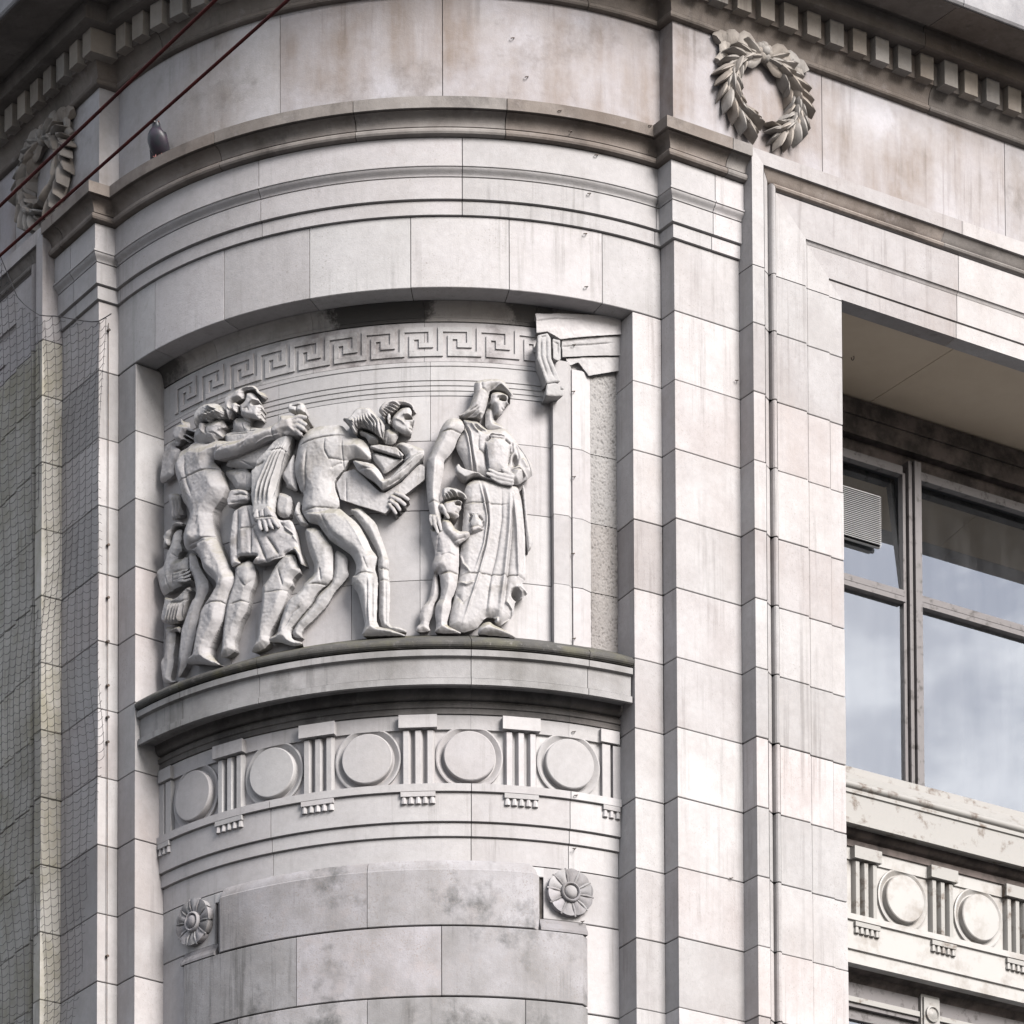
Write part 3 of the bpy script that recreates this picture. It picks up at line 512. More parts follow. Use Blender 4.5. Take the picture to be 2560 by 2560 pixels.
# ------------------------------------------------------------------ carved relief: each part is a carved height field wrapped on the niche wall
DATA = json.loads(r'''{"figs":[["carved_child","stone relief of a small child hugging a box at the far left",[["legs",[["P",[-1307,459,-1210,416,-1214,344,-1234,266,-1234,210,-1261,134,-1193,113,-1227,104,-1334,130,-1353,254,-1316,298,-1307,374],70,40,45]]],["body",[["P",[-1252,889,-1235,940,-1201,968,-1147,950,-1160,914,-1153,890,-1166,871,-1150,844,-1159,819,-1176,821,-1191,790,-1103,789,-1098,731,-1101,643,-1143,628,-1243,627,-1314,616,-1342,661,-1370,727,-1386,767,-1361,797,-1305,800,-1287,868],85,50,45],["B",[-1123,887,15,9],-22],["G",[-1150,903,-1123,901,-1099,886],5,5],["G",[-1115,802,-1092,800],3,-6],["G",[-1223,830,-1182,793,-1126,775],4,-5],["L",[-1154,682,8,-1119,693,8,-1084,690,6],85,80],["L",[-1154,671,8,-1111,671,8,-1069,674,7],85,80],["L",[-1158,658,8,-1103,651,8,-1061,652,7],85,80],["L",[-1158,647,8,-1103,632,8,-1061,629,7],85,80],["G",[-1214,714,-1134,707,-1050,699],4,-7],["G",[-1210,713,-1214,647],4,-7],["G",[-1265,721,-1248,647,-1223,593],6,-5],["G",[-1206,695,-1142,687],3,-4],["G",[-1206,672,-1150,664],3,-4],["B",[-1197,237,18,21],8],["B",[-1256,706,21,47],8]]],["hair",[["P",[-1295,870,-1273,904,-1283,942,-1257,961,-1217,974,-1206,993,-1173,995,-1131,980,-1113,958,-1137,960,-1123,938,-1155,961,-1188,966,-1211,951,-1221,930,-1236,914,-1247,884,-1264,867],105,20,45],["H",[-1154,958,-1170,935,-1194,921,-1215,906],[-1080,942,-1127,952,-1170,930,-1190,892],5,4,8,0],["P",[-1256,898,-1250,918,-1230,914,-1226,887,-1235,868,-1250,876],110,12,45],["G",[-1198,883,-1198,852],3,-9]]],["skirt",[["P",[-1301,606,-1274,606,-1189,563,-1077,609,-1067,569,-1090,565,-1100,523,-1116,478,-1156,412,-1239,426,-1292,451,-1321,479,-1301,538,-1283,577],90,20,45],["P",[-1268,387,-1246,415,-1154,407,-1162,354,-1193,380],80,20,45],["H",[-1226,547,-1243,491,-1260,446],[-1082,511,-1105,451,-1121,392],7,5,9,0],["G",[-1231,551,-1134,525,-1028,547],5,-9],["G",[-1118,514,-1065,458],3,-7]]]]],["carved_man","stone relief of a nude man seen from behind, one arm stretched over his neighbour",[["body",[["P",[-1099,799,-1049,789,-1004,674,-945,595,-945,545,-981,489,-1011,447,-1026,401,-1048,318,-1064,267,-1079,221,-1106,173,-1175,109,-1197,122,-1171,187,-1183,214,-1167,355,-1151,406,-1079,518,-1049,542,-1056,617,-1095,680,-1103,739],85,45,45],["P",[-993,1488,-950,1482,-888,1485,-833,1465,-820,1442,-811,1417,-820,1405,-837,1399,-831,1371,-842,1356,-870,1360,-874,1343,-926,1355,-952,1363,-1013,1367,-1053,1403,-1043,1444,-1033,1471],115,60,45],["P",[-1221,1446,-1176,1416,-1187,1363,-1232,1322,-1232,1284,-1273,1273,-1346,1272,-1357,1299,-1346,1363,-1337,1417,-1328,1440,-1291,1491,-1238,1490,-1154,1457,-1198,1431],70,35,45],["P",[-1228,1493,-1216,1533,-1199,1551,-1161,1551,-1112,1526,-1093,1508,-1102,1496,-1134,1473,-1150,1445,-1199,1455],85,25,45],["L",[-1137,1523,11,-1153,1555,9,-1161,1570,7],60,80],["L",[-1100,1499,10,-1069,1479,8,-1048,1465,5],60,80],["L",[-1132,1480,5,-1095,1452,4,-1069,1432,3],50,80],["L",[-1143,1461,4,-1111,1433,3,-1089,1415,2],50,80],["P",[-1044,1401,-1005,1389,-942,1360,-881,1360,-818,1342,-760,1311,-752,1271,-818,1256,-895,1247,-881,1230,-839,1184,-839,1158,-808,1082,-813,1057,-835,1015,-903,965,-898,908,-881,825,-840,741,-965,755,-1024,779,-1088,793,-1117,825,-1129,885,-1107,939,-1071,989,-1096,1048,-1131,1088,-1158,1191,-1188,1258,-1195,1306,-1148,1383,-1085,1388],130,85,45],["P",[-1088,804,-1024,789,-994,831,-881,825,-840,741,-799,663,-773,600,-749,550,-760,508,-786,470,-803,419,-809,399,-823,335,-846,297,-915,205,-915,171,-880,128,-845,91,-873,87,-908,94,-993,126,-1081,148,-1088,166,-1068,193,-1053,205,-1041,202,-1023,291,-1001,357,-986,415,-965,447,-901,507,-872,541,-901,580,-936,612,-979,669,-987,711,-1024,772],130,55,45],["P",[-871,1251,-845,1329,-720,1297,-662,1303,-617,1318,-507,1325,-461,1344,-453,1375,-398,1364,-357,1348,-342,1231,-417,1250,-451,1235,-499,1242,-617,1222,-720,1208,-784,1210,-858,1218],165,50,60],["L",[-391,1322,14,-339,1334,15,-303,1322,12],135,90],["L",[-394,1301,15,-343,1313,15,-305,1285,13],135,90],["L",[-402,1280,15,-346,1287,15,-317,1262,13],135,90],["L",[-419,1264,15,-363,1267,15,-333,1239,12],130,90],["G",[-1068,1310,-1074,1248,-1058,1168,-1019,1076],6,-9],["G",[-1130,1187,-1063,1196,-980,1198,-910,1197,-828,1177],3,-9],["G",[-1065,812,-992,813,-914,814,-856,810],3,-9],["G",[-1064,800,-1006,792,-977,777],4,-10],["G",[-941,431,-886,436,-826,427,-786,397],3,-8],["G",[-728,1201,-679,1217,-599,1226,-521,1237],5,-9],["G",[-683,1241,-642,1263,-599,1293],3,-8],["G",[-846,1254,-790,1278,-735,1281],4,-7],["G",[-599,1237,-521,1256,-446,1257],3,6],["G",[-491,1308,-487,1259,-483,1225],3,-7],["B",[-1119,1263,28,63],10],["B",[-952,1283,52,45],8],["B",[-887,1114,42,52],7],["B",[-1032,839,31,42],16],["B",[-928,807,37,47],9],["B",[-872,373,23,68],8],["B",[-806,527,26,31],7],["B",[-914,686,31,68],7],["B",[-1210,1277,17,31],6],["B",[-826,1386,17,12],-30],["G",[-858,1403,-829,1412,-798,1389],6,8],["G",[-919,1405,-878,1391,-849,1363,-846,1340],3,-6],["P",[-977,1452,-958,1476,-934,1466,-924,1443,-934,1420,-938,1403,-954,1401,-971,1421],135,15,45],["G",[-933,1445,-938,1424,-928,1403],3,-14],["G",[-992,754,-942,661,-873,568],5,-5],["G",[-977,951,-999,902],8,-4],["B",[-977,867,13,26],-6],["G",[-893,112,-859,86],3,-6],["G",[-879,114,-842,82],3,-6]]],["hair",[["P",[-1018,1461,-1023,1523,-1009,1548,-970,1573,-923,1577,-858,1557,-813,1521,-798,1483,-811,1457,-854,1454,-876,1472,-890,1458,-913,1449,-927,1466,-956,1478,-980,1464,-989,1451],140,35,45],["H",[-908,1542,-872,1515,-827,1502,-788,1468,-771,1437],[-958,1461,-953,1489,-917,1470,-880,1440,-849,1441],7,5,13,6]]],["drapery",[["P",[-1276,1201,-1173,1165,-1163,1088,-1151,1033,-1181,1020,-1247,1022,-1256,1069,-1260,1110,-1278,1150],65,20,45],["H",[-1230,1160,-1217,1088,-1217,1015],[-1159,1136,-1147,1070,-1147,1008],4,5,9,0]]]]],["carved_man","stone relief of a man in a pleated kilt behind hanging cloth",[["body",[["P",[-718,1447,-722,1478,-726,1513,-692,1522,-680,1549,-684,1568,-634,1561,-608,1530,-591,1500,-596,1490,-578,1460,-576,1451,-588,1443,-580,1427,-588,1421,-583,1398,-593,1388,-642,1409,-680,1422],105,30,60],["P",[-788,1471,-661,1433,-669,1387,-619,1370,-619,1323,-788,1367],80,50,45],["P",[-855,1173,-840,1199,-663,1152,-663,1026,-768,1053,-804,1107],60,50,45],["P",[-838,1197,-820,1229,-838,1361,-833,1397,-579,1364,-485,1290,-485,1142,-620,1129,-662,1139],85,40,45],["P",[-492,976,-450,962,-400,926,-414,814,-480,821,-510,864],90,30,45],["P",[-762,617,-726,635,-662,636,-634,602,-623,544,-643,476,-662,448,-675,362,-726,291,-746,235,-764,195,-751,147,-812,122,-868,131,-854,207,-846,293,-825,410,-799,476,-772,536],95,45,45],["P",[-502,576,-446,623,-388,612,-369,545,-349,503,-402,468,-398,440,-426,412,-434,364,-481,274,-541,189,-528,139,-578,106,-658,106,-652,133,-621,181,-615,235,-590,396,-590,462,-553,498],105,45,45],["B",[-616,1489,18,12],-30],["G",[-580,1513,-586,1488],3,-9],["G",[-618,1500,-631,1489],3,4],["G",[-647,1498,-618,1506,-586,1490],5,9],["G",[-604,1458,-582,1456],4,-9],["G",[-608,1429,-586,1433,-572,1418],3,-9],["G",[-602,1418,-582,1417],3,6],["G",[-697,1476,-664,1477,-651,1449],3,-6],["G",[-586,1481,-566,1446],5,8],["B",[-664,1449,24,21],6],["G",[-705,1430,-664,1406,-627,1394,-578,1373],4,-8],["G",[-714,1414,-697,1357],3,-5],["G",[-668,1402,-664,1349],3,-4],["P",[-761,1498,-751,1521,-729,1524,-716,1504,-725,1481,-720,1460,-738,1460,-754,1477],125,14,45],["G",[-716,1496,-724,1480,-712,1454],4,-14],["B",[-683,535,32,46],10],["G",[-716,532,-685,486,-645,515],5,-7],["G",[-784,405,-713,410,-633,382],3,-7],["G",[-569,414,-484,410,-409,404],3,-5],["G",[-478,533,-461,474,-449,428],4,-7],["B",[-726,330,21,63],6],["B",[-484,330,26,63],7],["G",[-726,1206,-642,1147],3,-5],["G",[-813,1386,-683,1354,-601,1345],3,-8],["G",[-809,1370,-662,1338],3,-7],["B",[-718,1119,21,17],-6],["B",[-727,1073,24,17],5],["G",[-697,1132,-697,1039],3,-5]]],["hair",[["P",[-787,1436,-807,1475,-816,1515,-818,1546,-820,1561,-794,1587,-754,1591,-719,1604,-664,1607,-622,1595,-601,1573,-579,1527,-585,1517,-606,1536,-622,1559,-639,1570,-685,1572,-688,1554,-689,1532,-706,1528,-728,1527,-754,1527,-763,1500,-758,1477,-771,1450],118,28,45],["H",[-707,1568,-657,1573,-608,1564,-568,1513],[-669,1547,-637,1555,-600,1542,-560,1496],3,4,9,0],["H",[-694,1550,-686,1529,-665,1519,-665,1505],[-775,1516,-762,1475,-749,1442,-749,1416],7,5,12,6]]],["drapery",[["P",[-474,1266,-415,1276,-385,1266,-415,1169,-434,1139,-464,1061,-484,984,-483,976,-490,895,-497,824,-618,834,-642,862,-635,905,-644,957,-644,1069,-643,1120,-618,1125,-610,1164,-545,1208,-505,1247],130,30,45],["P",[-423,1384,-421,1437,-403,1443,-383,1434,-353,1441,-326,1428,-317,1408,-321,1360],120,20,45],["H",[-462,1211,-512,1137,-571,1021,-602,918],[-383,1227,-424,1118,-452,995,-473,889],6,7,13,0],["G",[-523,1186,-445,1182,-407,1152],3,-7],["G",[-546,1134,-602,1118],5,-10],["G",[-365,1414,-369,1370],4,-12],["G",[-399,1420,-369,1411,-339,1416],3,-10]]],["fist",[["P",[-624,839,-615,870,-590,892,-554,878,-518,898,-487,847,-478,807,-494,788,-554,790,-608,808],140,20,45],["L",[-573,809,13,-570,775,13,-561,757,9],125,90],["L",[-546,806,14,-537,773,14,-529,744,10],125,90],["L",[-517,802,13,-508,770,13,-494,750,9],125,90],["L",[-494,797,13,-477,771,11,-464,752,8],125,90],["G",[-602,823,-560,825,-484,811,-466,799],3,-9],["G",[-578,876,-572,825],5,-9],["G",[-545,868,-542,818],5,-9],["G",[-507,876,-484,822],5,9]]],["kilt",[["P",[-762,915,-701,938,-639,933,-489,827,-460,801,-397,794,-374,738,-356,635,-327,542,-346,520,-362,559,-380,611,-431,605,-440,582,-536,579,-596,582,-634,585,-608,621,-608,631,-733,656,-698,614,-733,606,-766,602,-779,652,-783,764,-772,845],110,22,70],["P",[-768,1042,-710,1033,-648,1005,-648,943,-716,943,-783,933,-793,980,-783,1007],120,15,45],["G",[-765,959,-695,954,-630,935],4,-9],["G",[-742,995,-695,993,-630,963],4,-8],["G",[-765,937,-695,938,-633,927],4,-7],["G",[-719,922,-724,768,-727,652],7,-12],["G",[-663,921,-639,807,-638,640],6,-14],["G",[-636,812,-584,689,-539,576],7,-13],["G",[-542,724,-507,672,-469,606],7,-14],["G",[-469,796,-426,732,-367,683],8,-12],["G",[-461,773,-392,709,-353,641],6,7],["G",[-707,802,-639,800,-602,798],3,-7],["G",[-688,903,-691,659],16,5],["G",[-726,651,-602,625],5,8],["G",[-726,646,-691,612],5,-10],["G",[-627,588,-596,609,-590,621],5,9],["G",[-531,580,-432,587],6,7],["G",[-426,603,-375,618,-342,573],7,8]]]]],["carved_man","stone relief of a nude man bending low, long hair falling forward, between kilt and board",[["body",[["P",[-343,743,-261,739,-193,637,-174,616,-171,471,-178,433,-198,412,-242,384,-271,355,-301,302,-360,249,-406,204,-415,182,-406,141,-340,111,-351,92,-406,92,-483,131,-560,146,-546,178,-498,188,-493,225,-441,360,-370,396,-345,435,-286,478,-286,526,-310,588,-325,639],100,50,45],["P",[-393,1189,-432,1127,-478,1058,-442,999,-454,988,-369,939,-384,1049],90,30,45],["P",[-372,1197,-358,1240,-315,1283,-232,1293,-123,1283,-87,1239,-69,1205,-29,1196,6,1173,33,1125,42,1055,-74,1085,-113,1017,-159,972,-155,926,-131,859,-136,818,-232,735,-288,748,-320,773,-352,829,-348,879,-339,928,-358,941,-382,1014,-394,1072,-386,1140],135,95,45],["P",[-349,823,-139,824,-92,779,-31,719,15,633,38,573,71,527,66,499,57,461,66,436,75,397,70,282,66,144,133,125,178,103,221,85,219,73,156,78,65,84,-24,88,-14,127,-4,145,-13,194,-23,252,-41,331,-74,373,-73,431,-55,438,-49,486,-73,541,-120,581,-186,633,-224,687,-253,734,-278,743,-307,753],135,60,45],["P",[-67,1069,46,1038,92,984,117,927,197,1014,256,1070,315,1083,320,1054,269,999,214,943,171,909,113,880,90,877,56,922,0,964,-43,1006],155,45,60],["P",[-37,1249,51,1208,78,1183,73,1150,20,1150,3,1189,-33,1206],110,30,45],["G",[-362,1186,-306,1193,-224,1202,-116,1204,-76,1197],3,-9],["G",[-301,1151,-311,1060,-313,969,-334,908],7,-9],["G",[-199,1198,-206,1135,-183,1081,-116,1071,-76,1076],4,-7],["G",[-112,1195,-112,1011],3,-6],["G",[-341,822,-242,819,-134,812],3,-7],["G",[-179,1030,-112,1062],7,-7],["B",[-224,1156,57,48],8],["B",[-324,1063,35,78],8],["B",[-224,1000,52,70],7],["B",[-24,1120,39,39],7],["G",[-235,799,-178,675,-113,608],10,-6],["G",[-113,772,-39,657,15,536],7,5],["B",[-273,781,41,37],9],["B",[-113,676,55,50],6],["G",[20,406,17,143],6,-9],["G",[45,409,44,145],5,-9],["G",[-58,426,6,429,65,425],3,-9],["G",[-3,519,24,440],6,-6],["B",[15,488,23,27],7],["G",[-317,412,-274,415,-165,401,-104,391],3,-8],["G",[-245,502,-235,423],5,-7],["G",[-461,183,-400,268,-341,306],6,-6],["G",[159,80,177,68],3,-7],["G",[177,83,195,68],3,-7],["B",[-351,327,32,41],6],["G",[-27,1001,28,991,83,981],4,-6],["G",[110,910,177,956,260,1020],4,-8],["G",[127,895,193,937],3,-7],["G",[-60,1060,52,1027],4,-9],["B",[28,995,39,26],7],["B",[41,1155,26,13],-14]]],["hair",[["P",[-117,1293,-102,1306,-75,1301,-48,1339,-22,1351,39,1345,70,1300,114,1246,115,1213,101,1155,66,1185,22,1221,-22,1239,-34,1194,-58,1202,-66,1231,-93,1267,-110,1282],155,30,45],["H",[-53,1270,-42,1232,-36,1181],[63,1304,105,1227,107,1144],9,5,12,5],["H",[-96,1273,-61,1253,-36,1204],[-87,1279,-48,1256,-14,1220],3,3,9,0]]],["drapery",[["P",[-397,827,-381,884,-356,903,-356,843,-319,776,-295,744,-353,744,-381,792],100,20,45],["G",[-376,805,-341,813],3,-6]]]]],["carved_man","stone relief of a man gripping a large flat board, face in profile towards the woman",[["body",[["P",[141,1241,141,1293,167,1323,193,1345,240,1348,255,1314,250,1296,270,1263,263,1248,250,1241,258,1226,254,1199,245,1185,193,1196,154,1222],100,30,60],["P",[106,1253,189,1210,155,1143,88,1158],80,40,45],["P",[25,1132,193,1064,250,1108,188,1045,96,978,74,1021,34,1071],75,30,45],["P",[151,1140,190,1165,243,1148,316,1115,317,1076,251,1019,194,1058,213,1076,177,1124],95,40,45],["P",[-101,818,-29,825,8,782,60,725,79,665,102,601,116,552,130,503,125,436,136,349,129,220,129,153,179,145,223,123,223,102,142,116,63,157,68,392,59,489,64,542,13,647,-39,734],80,45,45],["P",[-178,615,-99,566,-98,484,-88,453,-123,409,-171,367,-210,300,-289,230,-359,180,-347,133,-410,150,-426,187,-369,259,-299,319,-269,373,-200,420,-181,471],65,35,45],["B",[230,1279,18,10],-28],["G",[201,1294,230,1299,252,1289],5,8],["G",[235,1242,260,1241],4,-8],["G",[230,1221,256,1213],3,-8],["G",[162,1278,196,1262,217,1238],5,6],["G",[252,1280,271,1249],5,7],["G",[162,1205,196,1184,247,1175],4,-7],["G",[123,1189,106,1144],4,-5],["G",[179,1181,153,1123],3,-5],["P",[115,1275,122,1312,140,1311,145,1286,140,1250,127,1245],115,12,45],["G",[136,1282,132,1262,139,1238],4,-12],["B",[115,499,18,27],9],["G",[74,466,133,457],4,-7],["G",[108,399,107,136],5,-6],["G",[74,402,137,397],3,-6],["G",[196,1056,255,1117],5,-6]]],["hair",[["P",[70,1325,74,1348,100,1382,144,1394,209,1385,253,1364,269,1336,258,1312,240,1345,192,1357,183,1335,166,1318,148,1304,131,1310,113,1289,113,1261,87,1301],112,25,45],["H",[116,1352,159,1358,214,1351,265,1311],[90,1313,107,1270,120,1246,129,1260],7,4,11,4]]],["collar",[["P",[28,1123,24,1145,77,1149,173,1124,214,1075,196,1055,120,1085],100,12,45],["G",[39,1103,126,1074,199,1044],3,7],["G",[179,1098,196,1051],3,-6]]],["board",[["P",[-160,959,-117,1019,-54,1028,-10,986,78,891,104,880,191,934,269,1017,295,1031,318,1016,318,937,217,858,135,785,108,758,-28,813,-136,862],80,8,85],["G",[-101,982,-100,835],3,-6]]],["hand",[["L",[163,868,11,202,850,12,228,830,10],85,90],["L",[142,851,12,185,825,13,211,801,11],85,90],["L",[137,828,11,168,803,12,185,775,10],85,90],["L",[129,806,10,150,782,11,165,756,9],85,90]]]]],["carved_woman","stone relief of a robed woman in a headscarf holding an urn",[["hand",[["P",[757,1015,792,1025,827,1021,842,994,814,927,795,914,760,918,729,939,750,978],140,50,45],["L",[755,959,14,721,978,13,703,993,10],130,90],["L",[758,944,13,688,956,12,646,977,9],130,90],["L",[759,925,13,692,938,13,636,958,9],125,90],["L",[760,911,12,702,917,11,658,938,8],120,90]]],["foot",[["P",[580,81,585,119,614,155,652,165,671,146,719,126,786,91,796,75,742,75,661,80],120,40,45]]],["body",[["P",[654,1421,696,1435,751,1417,753,1392,747,1377,757,1358,747,1350,733,1346,736,1335,727,1323,724,1308,699,1291,678,1300,671,1341,651,1351],115,30,60],["P",[630,1352,672,1358,683,1326,683,1281,732,1254,732,1226,626,1219],85,50,45],["P",[466,1283,510,1268,530,1221,489,1154,474,1105,441,1055,418,1032,418,981,408,926,400,886,396,817,405,783,404,692,371,672,345,708,333,759,324,819,320,875,317,935,322,1038,339,1074,359,1128,380,1176,390,1209,414,1253,442,1276],145,60,45],["L",[361,716,11,367,676,11,383,628,8],120,90],["L",[381,711,11,390,680,11,399,644,8],120,90],["L",[347,723,10,347,698,9,352,673,6],115,90],["L",[400,776,14,414,751,14,436,710,9],120,90],["B",[719,1384,17,11],-30],["B",[700,1357,14,16],6],["G",[686,1393,714,1402,745,1396],4,8],["G",[731,1382,752,1350],5,8],["G",[710,1330,731,1328],3,-9],["G",[714,1320,729,1319],3,5],["B",[693,1335,17,21],5],["G",[724,1343,748,1343],3,-7],["G",[676,1293,700,1282,720,1296],3,-8],["G",[393,1186,461,1189,528,1185],3,-9],["G",[329,798,363,804,395,801],3,-9],["G",[481,1147,501,1126],8,-10],["B",[364,983,21,42],6],["B",[441,1202,31,38],8],["G",[400,766,409,716],4,-9]]],["headscarf",[["P",[566,1467,573,1482,597,1494,632,1504,684,1510,722,1506,740,1488,757,1456,782,1425,778,1410,755,1382,754,1412,729,1432,690,1439,656,1430,653,1405,646,1371,639,1341,628,1304,614,1273,603,1269,586,1279,528,1277,507,1284,465,1291,511,1307,542,1337,555,1382,566,1419],125,40,45],["G",[649,1424,707,1464,748,1435],4,7],["G",[607,1477,612,1436,642,1420,649,1391],5,-8],["G",[482,1278,543,1309,594,1340],4,-11],["G",[509,1275,560,1295,598,1329],4,-10],["G",[526,1266,577,1281,621,1308],4,9],["G",[619,1479,646,1488,680,1484],3,-6],["G",[649,1416,697,1425,762,1403],3,8]]],["robe",[["P",[507,1281,539,1278,591,1273,615,1250,649,1226,726,1246,761,1223,796,1178,846,1110,877,1062,893,997,852,958,809,924,753,930,701,930,614,954,531,977,507,1041,471,1113,483,1165,525,1232],105,60,45],["P",[819,937,844,945,854,810,868,695,891,627,872,574,847,559,833,813],70,20,45],["P",[532,926,580,958,747,937,803,927,825,853,844,653,844,552,853,422,823,379,863,337,832,304,788,285,779,194,720,142,691,140,670,154,672,180,639,185,615,159,586,118,510,93,435,117,435,180,469,331,493,432,493,542,513,784,513,875],105,55,45],["G",[593,930,618,820,637,720,617,568,570,426],5,10],["G",[616,926,643,821,651,691,634,569,594,417,509,138],6,12],["G",[602,925,630,821,644,700,624,569,584,426],4,-12],["G",[712,891,712,725,683,522,649,379,625,187],7,-10],["G",[759,905,750,677,725,424,695,191],11,16],["G",[774,881,763,628,743,426,719,223],11,-15],["G",[769,901,788,681,793,480,798,375],7,12],["G",[816,733,822,583,826,407],7,-8],["G",[496,524,510,469,547,420],6,9],["G",[486,369,528,349,570,371],7,9],["G",[472,313,509,254,584,341],14,-8],["G",[491,404,547,418,603,415,659,410,724,409,776,416,838,406],3,-8],["G",[511,804,614,807,670,800,754,804],3,-7],["G",[611,172,686,176,686,156,667,139],7,10],["G",[695,131,766,181,766,226,733,264,743,295],6,11],["B",[785,318,24,26],-30],["G",[767,312,805,363,852,319,785,273],6,8],["G",[659,380,639,188],12,6],["G",[836,544,875,593],4,-10],["G",[509,1253,529,1195,546,1104,559,972],5,10],["G",[530,1253,553,1192,566,1086,586,966],5,11],["G",[519,1253,541,1193,556,1097,571,972],3,-11],["G",[553,1254,573,1214,597,1190],4,9],["G",[577,1251,604,1223,641,1205],4,9],["G",[567,1251,589,1219,618,1200],3,-10],["G",[594,1186,592,1105,627,1078,637,983],6,-10],["G",[771,1157,771,1102,754,1082],5,-13],["G",[785,1155,802,1072,781,1015],6,-9],["G",[753,993,801,1011,842,968,811,910],8,13],["G",[792,1159,847,1077,878,985],4,8],["G",[816,1066,850,1015],10,6],["B",[781,1048,14,31],-16],["G",[624,1147,632,1071,641,983],6,-16],["G",[761,1138,757,1094,747,1034,744,1016],6,-16],["G",[626,1149,651,1171,645,1181],5,-14],["G",[728,1165,761,1140],5,-14],["G",[541,694,555,729,543,747],5,-12],["G",[613,707,615,679,599,662],5,-12],["G",[589,734,614,707],5,-12],["B",[716,625,29,144],4]]],["sash",[["P",[463,993,489,1026,509,994,575,976,599,971,614,957,700,932,681,920,605,945,571,948,523,919,471,956],130,16,45],["B",[586,942,16,16],12],["G",[474,957,521,925,568,941],4,-8],["G",[608,932,642,919,675,904],3,-7]]],["urn",[["P",[640,1181,733,1174,731,1162,721,1152,753,1125,750,1084,739,1021,737,966,643,970,635,1058,626,1134,652,1154,644,1165],150,50,80],["G",[640,1177,732,1171],4,9],["G",[651,1156,719,1154],3,-10]]]]],["carved_child","stone relief of a small nude boy offering a round jar, under the woman's hand",[["body",[["P",[352,430,383,438,389,344,388,304,362,254,359,209,334,149,350,108,261,105,261,141,286,160,276,191,287,241,330,290,345,365],70,35,45],["P",[414,805,474,820,512,811,512,796,504,776,508,760,493,745,498,720,469,704,441,715,409,720,404,775],130,25,65],["P",[336,680,370,659,399,734,446,724,484,654,498,549,493,425,484,347,469,302,455,277,455,237,436,166,431,136,511,96,501,86,354,90,369,131,360,197,364,247,388,287,393,332,383,421,353,422,345,468,365,528,342,619],120,60,45],["P",[399,708,446,708,485,643,547,647,554,608,478,556,436,590,397,637],145,40,60],["P",[537,655,556,673,596,683,603,668,633,659,587,631,549,614],140,20,45],["B",[484,788,13,9],-26],["G",[462,793,488,803,509,793],4,7],["G",[467,740,492,738],3,-8],["G",[504,781,508,761],4,6],["B",[455,745,19,19],5],["G",[385,614,376,539,408,524],6,-5],["G",[385,411,436,416,492,414],3,-9],["G",[385,504,436,519,478,504],5,-5],["B",[399,453,33,33],10],["B",[454,459,29,33],6],["B",[431,363,29,43],5],["B",[407,223,19,33],6],["G",[546,623,583,634,619,635],3,-7],["G",[459,576,528,607],4,-5],["G",[389,403,389,273],4,-6]]],["hair",[["P",[396,840,400,879,437,890,493,876,531,847,539,821,517,809,507,824,474,829,446,818,419,807,404,822],140,22,45],["H",[437,857,473,842,501,822,530,800],[402,826,414,806,432,801,446,796],5,5,11,4]]],["jar",[["P",[546,738,547,744,595,748,596,740,585,725,608,699,608,669,594,655,552,655,544,685,557,723],140,30,80],["G",[548,747,597,751],4,7],["G",[553,732,590,733],3,-7]]]]]],"door":["carved_doorway","stone relief of a doorway with scrolled bracket and rough panel, right end of the niche",[["lintel_block",[["P",[890,1895,1389,1967,1389,1861,1036,1764,962,1796,900,1779,898,1864],75,8,85],["G",[883,1844,986,1876,1156,1899],3,-7]]],["lintel_band",[["P",[1042,1777,1398,1873,1398,1752,1047,1672],55,6,85],["G",[1024,1730,1356,1818],3,-9],["G",[1029,1646,1356,1721],4,8]]],["lower_band",[["P",[1063,1682,1398,1761,1398,1673,1205,1602,1145,1667,1098,1639],40,8,80],["G",[1177,1571,1349,1632],5,9]]],["bracket",[["P",[979,1752,1027,1750,1030,1635,1009,1625,980,1637],110,8,85],["P",[892,1749,953,1773,971,1741,974,1628,1025,1503,988,1494,941,1479,891,1614],135,12,80],["P",[936,1478,987,1493,1035,1471,1032,1417,984,1409,931,1406],150,10,80],["G",[916,1742,915,1630,951,1519],4,-9],["G",[942,1748,943,1627,984,1518],4,-9],["G",[985,1731,1010,1726,1010,1666],3,-9],["G",[1014,1485,1014,1456,1034,1456],3,-9],["G",[916,1739,942,1748],3,-8]]]]]}''')
GS = .0026
def seg_dist(U, Z, pts):
    best = np.full(U.shape, 1e9); bt = np.zeros(U.shape); tot = 0; L = [math.hypot(b[0]-a[0], b[1]-a[1]) for a, b in zip(pts[:-1], pts[1:])]; T = sum(L) or 1
    for (a, b), l in zip(zip(pts[:-1], pts[1:]), L):
        if l < 1e-9: continue
        dx, dz = (b[0]-a[0]), (b[1]-a[1]); t = np.clip(((U-a[0])*dx+(Z-a[1])*dz)/(l*l), 0, 1)
        d = np.hypot(U-a[0]-t*dx, Z-a[1]-t*dz); k = d < best; best = np.where(k, d, best); bt = np.where(k, (tot+t*l)/T, bt); tot += l
    return best, bt
def inside(U, Z, pts):
    r = np.zeros(U.shape, bool); n = len(pts)
    for i in range(n):
        x0, y0 = pts[i]; x1, y1 = pts[(i+1) % n]
        if y0 == y1: continue
        c = ((y0 > Z) != (y1 > Z)) & (U < (x1-x0)*(Z-y0)/(y1-y0)+x0); r ^= c
    return r
def smooth_poly(pts, it=2):
    for _ in range(it):
        out = []
        n = len(pts)
        for i in range(n):
            a, b = pts[i], pts[(i+1) % n]; out += [(a[0]*.8+b[0]*.2, a[1]*.8+b[1]*.2), (a[0]*.2+b[0]*.8, a[1]*.2+b[1]*.8)]
        pts = out
    return pts
